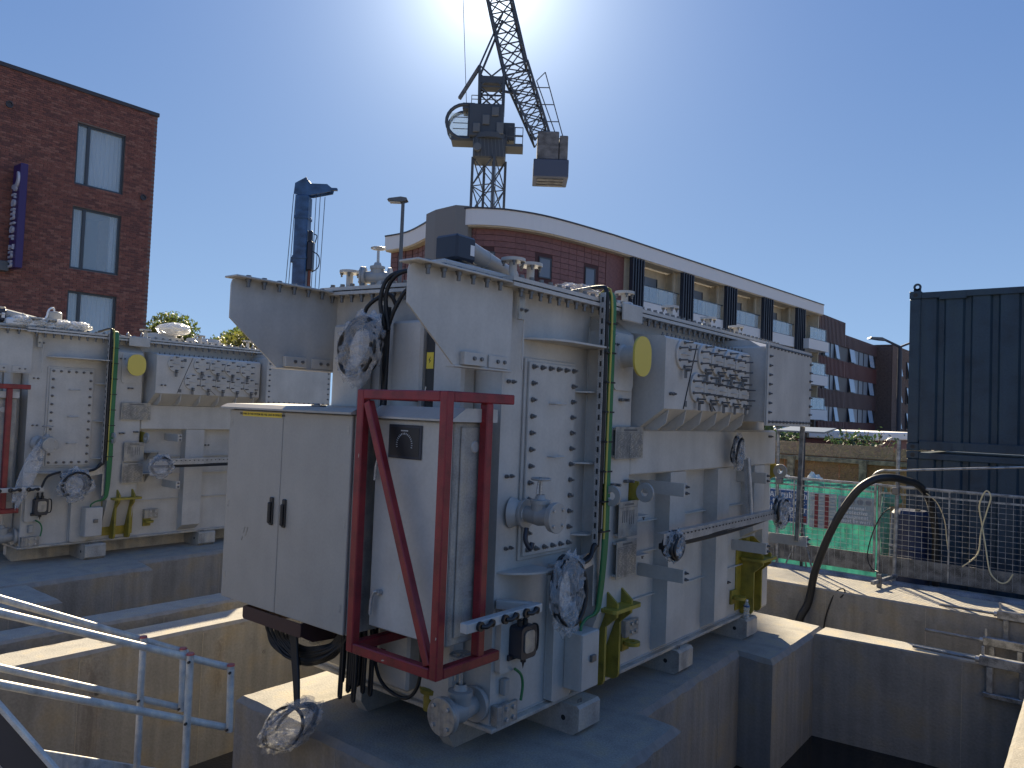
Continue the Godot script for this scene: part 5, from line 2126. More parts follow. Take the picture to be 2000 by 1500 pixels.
		cb(s, q[0] + 0.02, q[1] - 0.1, q[2] + 0.01, q[2] + 0.03, 0.101, q[4], 0.002)
		mi("stand_off", s, M.paint, np)
	for p in [V(1.27, 1.90, 0.10), V(1.48, 1.92, 0.10), V(1.36, 2.58, 0.10)]:
		s = S()
		cb(s, p.x - 0.035, p.x + 0.035, p.y - 0.012, p.y + 0.012, p.z, p.z + 0.04, 0.004)
		cyl(s, p + V(0.02, 0, 0.04), p + V(0.02, 0, 0.07), 0.012, 0.012, 8)
		mi("earth_boss", s, M.zinc, t)
	lug(t, V(1.10, 1.83, 0.20))
	lug(t, V(1.585, 1.83, 0.22))
	lug(t, V(4.95, 1.88, 0.14))
	jack_bracket(t, 1.24, 1.46)
	jack_bracket(t, 4.33, 4.56)
	for x2 in [1.80, 4.12]:
		s = S()
		lathe(s, V(x2, 0.51, 0.03), V(0, 0.03, 0), [Vector2(0.028, 0), Vector2(0.07, 0), Vector2(0.07, 1), Vector2(0.028, 1), Vector2(0.028, 0)], 18)
		cb(s, x2 - 0.06, x2 + 0.06, 0.45, 0.60, -0.06, -0.03, 0.004)
		mi("hauling_eye", s, M.yellow, t)
	# ---- support arms with angle ends
	for q in [[2.02, 1.78, 0.36], [2.02, 1.05, 0.375], [4.16, 1.78, 0.27], [4.08, 1.04, 0.32], [4.96, 1.04, 0.46]]:
		s = S()
		cb(s, q[0], q[0] + 0.012, q[1], q[1] + 0.115, -0.06, q[2], 0.002)
		cb(s, q[0] + 0.0125, q[0] + 0.07, q[1], q[1] + 0.115, q[2] - 0.012, q[2], 0.002)
		var ar := mi("support_arm", s, M.paint, t)
		for yy in [0.03, 0.085]:
			put_bolt(ar, V(q[0] + 0.04, q[1] + yy, q[2]), V(0, 0, 1), 0.8)
	s = S()
	bar(s, V(4.93, 1.10, 0.36), V(4.70, 2.41, 0.47), 0.05, 0.03, 0.004)
	mi("box_strut", s, M.galv, t)
	for q in [[1.66, 1.60], [1.66, 1.27]]:
		s = S()
		prism(s, poly([1.60, -0.06, 1.92, -0.06, 1.92, 0.10, 1.60, 0.10]), V(0, q[1], 0), V(1, 0, 0), V(0, 0, 1), V(0, 0.01, 0))
		prism(s, poly([-0.06, q[1], 0.09, q[1], -0.06, q[1] - 0.14]), V(1.74, 0, 0), V(0, 0, 1), V(0, 1, 0), V(0.01, 0, 0))
		var b2 := mi("small_bracket", s, M.paint, t)
		for xx in [1.66, 1.86]:
			put_bolt(b2, V(xx, q[1], 0.07), V(0, -1, 0), 0.8)
	# earth terminals on the lower wall
	for p in [V(1.86, 0.62, -0.06), V(0.17, 0.36, -0.055)]:
		s = S()
		cb(s, p.x - 0.07, p.x + 0.10, p.y - 0.05, p.y + 0.09, p.z + 0.03, p.z + 0.06, 0.003)
		cb(s, p.x - 0.12, p.x - 0.07, p.y - 0.05, p.y + 0.09, p.z, p.z + 0.06, 0.003)
		var et := mi("earth_terminal", s, M.name_plate, t)
		for a in 2:
			for b in 2:
				put_bolt(et, V(p.x - 0.025 + a * 0.075, p.y - 0.015 + b * 0.07, p.z + 0.06), V(0, 0, 1), 1.1, nut_mesh, M.zinc_bright)
	# ---- lower wall by the corner
	s = S()
	prism(s, poly([0.66, 0.335, 0.70, 0.32, 0.88, 0.32, 0.92, 0.36, 0.92, 1.33, 0.66, 1.33]), V(0, 0, -0.06), V(1, 0, 0), V(0, 1, 0), V(0, 0, 0.075))
	mi("lower_stiffener", s, M.paint, t)
	s = S()
	cb(s, 0.80, 1.04, 0.40, 0.82, 0.016, 0.17, 0.006)
	var jb := mi("junction_box", s, M.paint, t)
	s = S()
	cb(s, 0.805, 1.035, 0.405, 0.815, 0.171, 0.176, 0.002)
	mi("box_lid", s, M.paint, jb)
	s = S()
	cb(s, 0.91, 0.97, 0.60, 0.65, 0.177, 0.20, 0.003)
	mi("earth_boss", s, M.zinc, jb)
	s = S()
	prism(s, rounded(0.07, 0.36, 0.66, 1.10, 0.03, 4), V(0, 0, -0.058), V(1, 0, 0), V(0, 1, 0), V(0, 0, 0.05))
	mi("device_plate", s, M.paint, t)
	s = S()
	prism(s, rounded(0.16, 0.33, 0.76, 0.98, 0.03, 4), V(0, 0, -0.007), V(1, 0, 0), V(0, 1, 0), V(0, 0, 0.11))
	cb(s, 0.14, 0.35, 0.74, 0.78, -0.007, 0.012, 0.004)
	var dv := mi("relay_housing", s, M.dark_steel, t)
	s = S()
	prism(s, rounded(0.19, 0.30, 0.80, 0.95, 0.03, 4), V(0, 0, 0.104), V(1, 0, 0), V(0, 1, 0), V(0, 0, 0.008))
	mi("relay_window", s, M.name_plate, dv)
	s = S()
	for xx in [0.20, 0.26]:
		lathe(s, V(xx, 0.98, 0.05), V(0, 0.09, 0), [Vector2(0.02, 0), Vector2(0.02, 0.4), Vector2(0.013, 0.45), Vector2(0.013, 0.9), Vector2(0.02, 0.92), Vector2(0, 1)], 10)
	lathe(s, V(0.24, 0.76, 0.06), V(0, -0.08, 0), [Vector2(0.02, 0), Vector2(0.02, 0.4), Vector2(0.01, 0.45), Vector2(0, 1)], 10)
	tube(s, [V(0.335, 0.97, 0.06), V(0.37, 0.95, 0.08), V(0.37, 0.80, 0.08), V(0.335, 0.78, 0.06)], 0.008, 6)
	mi("relay_fitting", s, M.black, dv)
	s = S()
	tube(s, [V(0.20, 0.68, 0.02), V(0.26, 0.63, 0.03), V(0.285, 0.55, 0.03), V(0.27, 0.45, 0.03)], 0.010, 8)
	mi("earth_wire", s, M.green_wire, t)
	s = S()
	cb(s, 0.135, 0.195, 0.50, 0.61, -0.058, -0.01, 0.008)
	mi("sample_valve", s, M.valve_grey, t)
	# bracket frame with cable clamps at the cabinet side
	s = S()
	bar(s, V(-0.55, 1.135, 0.20), V(0.21, 1.135, 0.20), 0.06, 0.06, 0.004)
	bar(s, V(0.18, 1.135, 0.17), V(0.06, 1.135, -0.05), 0.06, 0.06, 0.004)
	var cr := mi("clamp_rail", s, M.paint, t)
	for xx in [-0.44, -0.20, 0.02]:
		s = S()
		lathe(s, V(xx, 1.135, 0.231), V(0, 0, 0.02), [Vector2(0.014, 0), Vector2(0.03, 0), Vector2(0.03, 1), Vector2(0.014, 1)], 14)
		tube(s, [V(xx, 1.135, 0.245), V(xx + 0.04, 1.13, 0.26), V(xx + 0.08, 1.145, 0.26), V(xx + 0.11, 1.14, 0.245)], 0.014, 7)
		lathe(s, V(xx + 0.11, 1.135, 0.231), V(0, 0, 0.02), [Vector2(0.014, 0), Vector2(0.024, 0), Vector2(0.024, 1), Vector2(0.014, 1)], 14)
		mi("cable_clamp", s, M.black, cr)
	# ---- valves
	valve(t, V(-0.15, 0.45, -0.16), V(-1, 0, 0), V(0, 1, 0), 1.0, 0.36, M.scuffed_plate)
	s = S()
	cyl(s, V(0.0, 0.45, -0.16), V(0.04, 0.45, -0.16), 0.07, 0.10, 16)
	mi("pipe_stub", s, M.paint, t)
	s = S()
	lathe(s, V(-0.06, 0.33, -0.52), V(0, 0.16, 0), [Vector2(0, 0), Vector2(0.05, 0), Vector2(0.05, 0.75), Vector2(0.075, 0.76), Vector2(0.08, 0.95), Vector2(0.05, 1), Vector2(0, 1)], 16)
	mi("yellow_plug", s, M.yellow, t)
	valve(t, V(0.235, 1.745, 0.16), V(0, 0, 1), V(0, 1, 0), 0.84, 0.25, M.valve_grey)
	s = S()
	lathe(s, V(0.20, 1.745, -0.06), V(0.03, 0, 0.10), [Vector2(0.11, 0), Vector2(0.06, 1)], 18)
	mi("pipe_cone", s, M.paint, t)
	s = S()
	tube(s, [V(0.17, 1.66, 0.10), V(0.15, 1.58, 0.11), V(0.18, 1.52, 0.13), V(0.20, 1.56, 0.13)], 0.018, 6)
	mi("tag_strap", s, M.dark_steel, t)
	valve(t, V(-0.02, 0.62, -1.75), V(-1, 0, 0), V(0, 1, 0), 0.75, 0.22, M.valve_grey)
	# ---- vertical tray with cables beside the pillar
	s = S()
	cb(s, 1.00, 1.006, 1.46, 3.40, 0.10, 0.150, 0.001)
	cb(s, 1.007, 1.10, 1.46, 3.40, 0.10, 0.106, 0.001)
	var tr := mi("cable_tray", s, M.zinc_bright, t)
	s = S()
	for k in 23:
		bx(s, 0.9975, 0.9995, 1.50 + k * 0.083, 1.54 + k * 0.083, 0.118, 0.134)
	mi("slot", s, M.ink, tr).set_meta("kind", "stuff")
	s = S()
	cb(s, 1.03, 1.10, 0.98, 1.459, 0.10, 0.106, 0.001)
	prism(s, poly([0.42, 1.36, 0.98, 1.40, 1.02, 1.46, 1.03, 1.30, 0.85, 1.27, 0.42, 1.30]), V(0, 0, 0.10), V(1, 0, 0), V(0, 1, 0), V(0, 0, 0.006))
	mi("tray_bend", s, M.zinc_bright, tr)
	s = S()
	for k in 3:
		tube(s, [V(1.035, 3.42, -0.25 - k * 0.03), V(1.035 + k * 0.004, 3.45, 0.05), V(1.03, 3.40, 0.14), V(1.03, 3.1, 0.14 + k * 0.004), V(1.03 + k * 0.006, 1.62, 0.135), V(1.0 - k * 0.015, 1.45, 0.135), V(0.86, 1.36, 0.135 + k * 0.012), V(0.55, 1.33, 0.14), V(0.44, 1.28, 0.15 + k * 0.02)], 0.017, 8, 6)
	mi("black_cable", s, M.cable, tr)
	s = S()
	for k in 5:
		tube(s, [V(1.07 + k * 0.012, 3.40, 0.05), V(1.07 + k * 0.012, 3.38, 0.155), V(1.07 + k * 0.014, 3.0, 0.16), V(1.07 + k * 0.013, 2.2, 0.16), V(1.07 + k * 0.014, 1.5, 0.16), V(1.075 + k * 0.011, 1.05, 0.13), V(1.05 + k * 0.008, 0.93, 0.12), V(0.97, 0.90, 0.10), V(0.90, 0.86, 0.10), V(0.89, 0.815, 0.10)], 0.0115, 6, 5)
	var gw := mi("earth_cable", s, M.green_wire, tr)
	gw.set_meta("label", "green earth cables beside the slotted tray")
	s = S()
	tube(s, [V(1.06, 3.40, 0.06), V(1.06, 3.38, 0.17), V(1.062, 2.6, 0.172), V(1.06, 1.9, 0.17), V(1.06, 1.5, 0.17)], 0.009, 6, 5)
	mi("yellow_cable", s, M.yellow_wire, tr)
	for k in 8:
		s = S()
		bx(s, 1.012, 1.142, 1.55 + k * 0.23, 1.562 + k * 0.23, 0.107, 0.178)
		mi("tie", s, M.ink, tr)
	# ---- horizontal tray on the support arms
	s = S()
	bar(s, V(1.56, 1.475, 0.42), V(4.10, 1.475, 0.40), 0.005, 0.09)
	bar(s, V(1.56, 1.52, 0.39), V(4.10, 1.52, 0.37), 0.06, 0.004)
	var ht := mi("cable_tray", s, M.zinc_bright, t)
	s = S()
	for k in 34:
		bx(s, 1.62 + k * 0.072, 1.64 + k * 0.072, 1.485, 1.497, 0.4225, 0.426)
	mi("slot", s, M.ink, ht).set_meta("kind", "stuff")
	s = S()
	for k in 3:
		tube(s, [V(1.62, 1.42 - k * 0.012, 0.36), V(2.4, 1.43 - k * 0.014, 0.40), V(3.3, 1.44 - k * 0.014, 0.39), V(4.1, 1.44, 0.37)], 0.016, 7)
	mi("black_cable", s, M.cable, ht)
	s = S()
	bar(s, V(3.55, 1.53, 0.34), V(3.50, 2.06, 0.32), 0.07, 0.01)
	tube(s, [V(3.55, 1.5, 0.36), V(3.52, 1.8, 0.35), V(3.50, 2.08, 0.33)], 0.02, 7)
	mi("riser", s, M.zinc_bright, ht)
	# ---- clip over the rim, stubs and fittings on the cover
	s = S()
	cb(s, 1.30, 1.62, 3.22, 3.37, 0.115, 0.135, 0.012)
	mi("rim_clip", s, M.paint, t)
	for p in [V(0.06, 0, -0.02), V(0.26, 0, -0.02), V(1.62, 0, -0.05), V(2.55, 0, -0.10), V(3.45, 0, -0.12), V(4.25, 0, -0.15), V(0.02, 0, -1.72)]:
		var y := top_y(p.z) + 0.068
		s = S()
		cyl(s, V(p.x, y, p.z), V(p.x, y + 0.12, p.z), 0.028, 0.028, 12)
		lathe(s, V(p.x, y + 0.12, p.z), V(0, 0.022, 0), [Vector2(0, 0), Vector2(0.085, 0), Vector2(0.085, 1), Vector2(0, 1)], 18)
		var b3 := mi("cover_stub", s, M.paint, t)
		for k in 4:
			var a := TAU * (k + 0.5) / 4.0
			put_bolt(b3, V(p.x + cos(a) * 0.066, y + 0.12, p.z + sin(a) * 0.066), V(0, -1, 0), 0.8)
	valve(t, V(0.08, top_y(-1.45) + 0.15, -1.45), V(-0.6, 0, -0.8), V(0, 1, 0), 0.72, 0.24, M.valve_grey)
	s = S()
	cyl(s, V(0.12, 3.36, -1.40), V(0.10, top_y(-1.45) + 0.14, -1.43), 0.06, 0.05, 14)
	mi("pipe_stub", s, M.paint, t)
	s = S()
	cb(s, -0.62, 0.10, 3.352, 3.39, -0.30, -0.02, 0.01)
	cb(s, -0.42, 0.02, 3.391, 3.45, -0.24, -0.20, 0.006)
	mi("pipe_cradle", s, M.paint, t)
	s = S()
	lathe(s, V(-0.28, 3.535, -0.16), V(0.62, -0.09, -0.10), [Vector2(0, 0), Vector2(0.062, 0.0), Vector2(0.062, 0.35), Vector2(0.066, 0.355), Vector2(0.066, 0.38), Vector2(0.062, 0.385), Vector2(0.062, 1), Vector2(0, 1)], 20)
	mi("relief_pipe", s, M.valve_grey, t)
	s = S()
	cb(s, -0.47, -0.28, 3.42, 3.585, -0.26, -0.06, 0.015)
	var bk := mi("relief_head", s, M.dark_steel, t)
	s = S()
	cb(s, -0.34, -0.30, 3.46, 3.53, -0.0595, -0.058, 0.0005)
	mi("label_plate", s, M.sign_white, bk)
	s = S()
	for k in 16:
		var px := 1.2 + k * 0.22
		tube(s, [V(px, 3.38, -0.25), V(px + 0.04, 3.43 + 0.02 * (k % 3), -0.28), V(px + 0.12, 3.40, -0.3 - 0.05 * (k % 2)), V(px + 0.24, 3.385, -0.26)], 0.010, 5, 3)
	mi("cover_cable", s, M.zinc_bright, t)
	for q in [[2.1, -0.5, 0.3], [3.0, -0.8, 0.36]]:
		s = S()
		lathe(s, V(q[0], top_y(q[1]) + 0.068, q[1]), V(0, 0.12, 0), [Vector2(q[2], 0), Vector2(q[2], 0.5), Vector2(q[2] * 0.8, 0.55), Vector2(q[2] * 0.75, 1.0), Vector2(0, 1)], 22)
		mi("cover_hatch", s, M.paint, t)
	return t


func build_control_cabinet() -> Node3D:
	var t := thing("control_cabinet", "large grey two door control cabinet on the end of the nearer transformer", "cabinet", "control cabinets")
	var s := S()
	cb(s, -0.575, -0.11, 0.877, 2.386, -2.385, -0.842, 0.006)
	mi("body", s, M.cabinet_side, t)
	var zs := [[-2.380, -1.652], [-1.646, -0.850]]
	for k in 2:
		s = S()
		cb(s, -0.602, -0.578, 0.882, 2.380, zs[k][0], zs[k][1], 0.005)
		var d := mi("door", s, M.cabinet, t)
		var hz := -1.735 if k == 0 else -1.575
		s = S()
		cb(s, -0.618, -0.6025, 1.525, 1.735, hz - 0.022, hz + 0.022, 0.006)
		cb(s, -0.640, -0.6185, 1.54, 1.70, hz - 0.014, hz + 0.016, 0.008)
		mi("handle", s, M.black, d)
		var ez: float = zs[k][0] + 0.03 if k == 0 else zs[k][1] - 0.05
		for y in [1.03, 1.60, 2.25]:
			s = S()
			cb(s, -0.6045, -0.6022, y, y + 0.055, ez, ez + 0.022, 0.0005)
			mi("hinge_cap", s, M.cabinet_side, d)
	for q in [[1.42, -2.10, 0.05], [1.40, -2.07, 0.07], [1.36, -2.12, 0.03]]:
		s = S()
		bar(s, V(-0.6025, q[0], q[1]), V(-0.6025, q[0] + q[2], q[1] + q[2] * 0.4), 0.007, 0.0012)
		mi("scratch", s, M.cabinet_side, t)
	s = S()
	cb(s, -0.6045, -0.6025, 2.335, 2.372, -2.19, -1.665, 0.0005)
	var st := mi("warning_sticker", s, M.sticker, t)
	lettering("letters", "THE FANS IN THIS SYSTEM ARE FAIL SAFE IN OPERATION", 0.0165, M.ink, st, Transform3D(Basis(V(0, 0, 1), V(0, 1, 0), V(-1, 0, 0)), V(-0.6052, 2.353, -1.928)), 0.0008)
	s = S()
	prism(s, poly([-0.66, 2.388, -0.66, 2.402, -0.60, 2.43, -0.08, 2.445, -0.08, 2.388]), V(0, 0, -2.43), V(1, 0, 0), V(0, 1, 0), V(0, 0, 1.63))
	var rf := mi("roof", s, M.cabinet, t)
	s = S()
	cyl(s, V(-0.55, 2.43, -1.32), V(-0.55, 2.455, -1.32), 0.025, 0.02, 10)
	cb(s, -0.58, -0.52, 2.43, 2.445, -1.35, -1.25, 0.003)
	mi("roof_bolt", s, M.zinc, rf)
	s = S()
	prism(s, rounded(-2.03, -1.29, 0.775, 0.872, 0.02, 3), V(-0.62, 0, 0), V(0, 0, 1), V(0, 1, 0), V(0.012, 0, 0))
	for z in [-2.01, -1.31]:
		prism(s, poly([-0.607, 0.872, -0.607, 0.78, -0.5, 0.72, -0.2, 0.70, -0.2, 0.872]), V(0, 0, z - 0.006), V(1, 0, 0), V(0, 1, 0), V(0, 0, 0.012))
	mi("gland_channel", s, M.brown_steel, t)
	s = S()
	var g := S()
	for k in 7:
		cyl(s, V(-0.35, 0.83, -1.15 + k * 0.04), V(-0.35, 0.876, -1.15 + k * 0.04), 0.018, 0.018, 8)
	mi("gland_row", s, M.black, t).set_meta("kind", "stuff")
	return t


func build_drive_cabinet() -> Node3D:
	var t := thing("drive_cabinet", "tall pale grey drive cabinet inside the nearer red frame", "cabinet", "drive cabinets")
	var s := S()
	cb(s, -0.455, -0.10, 0.95, 2.37, -0.74, -0.025, 0.008)
	mi("body", s, M.cabinet_side, t)
	s = S()
	cb(s, -0.480, -0.457, 0.955, 2.365, -0.735, -0.03, 0.008)
	var d := mi("door", s, M.paint, t)
	s = S()
	prism(s, poly([-0.53, 2.372, -0.53, 2.385, -0.40, 2.46, -0.09, 2.46, -0.09, 2.372]), V(0, 0, -0.79), V(1, 0, 0), V(0, 1, 0), V(0, 0, 0.81))
	mi("hood", s, M.paint, t)
	s = S()
	cb(s, -0.492, -0.4805, 2.11, 2.335, -0.60, -0.285, 0.004)
	var w := mi("gauge_frame", s, M.dark_steel, d)
	s = S()
	cb(s, -0.4945, -0.4925, 2.128, 2.318, -0.58, -0.305, 0.0008)
	mi("gauge_glass", s, M.black, d)
	s = S()
	for k in 19:
		var a := -0.25 + (PI + 0.5) * k / 18.0
		var c := V(-0.4955, 2.205, -0.44)
		var e := V(0, sin(a), cos(a))
		bar(s, c + e * 0.066, c + e * 0.078, 0.003)
	for k in 7:
		bx(s, -0.4958, -0.4950, 2.292, 2.300, -0.475 + k * 0.01, -0.470 + k * 0.01)
	mi("dial", s, M.sign_white, d)
	for y in [2.10, 1.20]:
		s = S()
		var p := V(-0.481, y, -0.63 if y > 2 else -0.62)
		cyl(s, p, p + V(-0.035, 0, 0), 0.02, 0.018, 14)
		tube(s, [p + V(-0.035, 0.008, 0.0), p + V(-0.045, 0.0, -0.02), p + V(-0.045, -0.05, -0.042), p + V(-0.045, -0.15, -0.05)], 0.012, 8)
		mi("lever_handle", s, M.zinc_bright, d)
	# side door with worn labels
	s = S()
	cb(s, -0.40, -0.15, 1.0, 2.34, -0.024, -0.012, 0.004)
	var sd := mi("side_panel", s, M.cabinet_side, t)
	s = S()
	lathe(s, V(-0.27, 2.21, -0.0115), V(0, 0, 0.006), [Vector2(0, 0), Vector2(0.04, 0), Vector2(0.035, 1), Vector2(0, 1)], 18)
	mi("cap", s, M.paint, sd)
	for q in [[-0.34, -0.22, 1.475, 1.51], [-0.33, -0.24, 1.28, 1.31], [-0.33, -0.23, 1.22, 1.235]]:
		s = S()
		bx(s, q[0], q[1], q[2], q[3], -0.0118, -0.011)
		bx(s, q[0] + 0.01, q[0] + 0.05, q[2] - 0.02, q[2] - 0.003, -0.0118, -0.011)
		mi("worn_label", s, M.valve_grey, sd)
	for y in [2.17, 1.03]:
		s = S()
		cyl(s, V(-0.481, y, -0.05), V(-0.496, y, -0.05), 0.016, 0.014, 12)
		mi("lock_cap", s, M.paint, d)
	s = S()
	tube(s, [V(-0.28, 0.96, -0.3), V(-0.28, 0.86, -0.3)], 0.04, 12, 1)
	mi("cable_gland", s, M.black, t)
	return t


func build_guard() -> Node3D:
	var t := thing("guard_frame", "dark red square tube frame around the nearer drive cabinet", "frame", "red guard frames")
	var w := 0.066
	var x0 := -0.60
	var L := -0.745
	var R := 0.035
	var B := 0.835
	var T := 2.53
	var segs := [["post", V(x0, B - w / 2, L), V(x0, T + w / 2, L)], ["post", V(x0, B - w / 2, R), V(x0, T + w / 2, R)], ["rail", V(x0, T, L + w / 2), V(x0, T, R - w / 2)], ["rail", V(x0, B, L + w / 2), V(x0, B, R - w / 2)], ["rail", V(x0 + w / 2, T, R), V(0.03, T, R)], ["rail", V(x0 + w / 2, B, R), V(-0.03, B, R)], ["post", V(-0.22, B + w / 2, R), V(-0.22, T - w / 2, R)], ["rail", V(x0 + w / 2, B, L), V(-0.11, B, L)], ["rail", V(x0 + w / 2, T, L), V(-0.11, T, L)]]
	for q in segs:
		var s := S()
		var f := frame_of(q[2] - q[1])
		bar(s, q[1], q[2], w if q[1].x != -0.22 else w * 0.8, -1, 0.007)
		mi(q[0], s, M.red, t)
	var s := S()
	bar(s, V(x0, T - 0.05, L + 0.055), V(x0, B + 0.04, R - 0.06), 0.055, 0.058, 0.006)
	mi("diagonal_brace", s, M.red, t)
	# chips in the paint
	for q in [[V(x0 - 0.0338, 2.56, -0.13), 0.012, 0.03], [V(x0 - 0.0338, 1.35, -0.30), 0.02, 0.05], [V(x0 - 0.0338, 1.05, 0.05), 0.01, 0.02], [V(x0 - 0.0338, 2.1, -0.735), 0.008, 0.03], [V(x0 - 0.0338, 0.82, -0.42), 0.03, 0.012]]:
		s = S()
		prism(s, poly([0, 0, q[1] * 0.6, q[2] * 0.2, q[1], q[2] * 0.7, q[1] * 0.5, q[2], q[1] * 0.1, q[2] * 0.5]), q[0], V(0, 0, 1), V(0, 1, 0), V(0.0008, 0, 0))
		mi("paint_chip", s, M.paint_dirty, t)
	return t


# loops of cable lying loosely over one another
func coil(st: SurfaceTool, c: Vector3, b: Basis, rx: float, ry: float, turns: int, r: float, sd: int) -> void:
	var q := RandomNumberGenerator.new()
	q.seed = sd
	for k in turns:
		var pts := []
		var o := V(q.randfn() * rx * 0.05, q.randfn() * ry * 0.05, q.randf_range(-0.25, 0.25) * rx)
		var sx := rx * q.randf_range(0.72, 1.03)
		var sy := ry * q.randf_range(0.72, 1.03)
		var tl := b * Basis(V(q.randfn(), q.randfn(), 0).normalized(), q.randf_range(-0.22, 0.22))
		for i in 25:
			var a := TAU * i / 24.0
			pts.append(c + tl * (V(cos(a) * sx, sin(a) * sy, 0) + o))
		tube(st, pts, r, 7, 1)


# film pulled round a coil: flat, ragged, with pulled-out corners
func bag(st: SurfaceTool, c: Vector3, b: Basis, rx: float, ry: float, rz: float, sd: int) -> void:
	var nz := FastNoiseLite.new()
	nz.seed = sd
	nz.frequency = 1.0
	nz.fractal_octaves = 2
	var ridge := FastNoiseLite.new()
	ridge.seed = sd + 9
	ridge.frequency = 1.0
	ridge.fractal_type = FastNoiseLite.FRACTAL_RIDGED
	ridge.fractal_octaves = 2
	var nu := 56
	var nv := 26
	var P := []
	for j in nv + 1:
		var row := []
		for i in nu:
			var th := PI * j / nv
			var ph := TAU * i / nu
			var d := V(sin(th) * cos(ph), sin(th) * sin(ph), cos(th))
			var rim := sin(th)
			var k := 1.0 + 0.30 * nz.get_noise_3dv(d * 1.6) + 0.20 * rim * nz.get_noise_3dv(d * 5.0)
			var dz := ridge.get_noise_3dv(V(d.x * 2.2 + d.y * 1.5, d.y * 2.2 - d.x, d.z)) * 0.40
			row.append(c + b * V(d.x * rx * k, d.y * ry * k, rz * (d.z * 0.8 + dz * (0.3 + absf(d.z)) * signf(d.z))))
		P.append(row)
	for j in nv:
		for i in nu:
			var l := (i + 1) % nu
			quad(st, P[j][l], P[j][i], P[j + 1][i], P[j + 1][l])
	st.index()
	st.generate_normals()


func wrapped_coil(label: String, c: Vector3, b: Basis, rx: float, ry: float, turns: int, sd: int, tail: Array, thick := 0.014) -> void:
	var t := thing("cable_coil", label, "cable coil", "wrapped cable coils")
	var s := S()
	coil(s, c, b, rx, ry, turns, thick, sd)
	for q in tail:
		tube(s, q, thick, 7, 5)
	mi("cable", s, M.cable, t)
	s = S()
	bag(s, c, b, rx * 1.15, ry * 1.15, rx * 0.42, sd)
	mi("film", s, M.film, t)
	s = S()
	bag(s, c + V(0, -ry * 0.75, 0) + b.z * rx * 0.1, Basis(V(0, 0, 1), 0.3).rotated(V(0, 1, 0), atan2(b.z.x, b.z.z)), rx * 0.55, ry * 0.5, rx * 0.28, sd + 50)
	mi("film_tail", s, M.film, t)


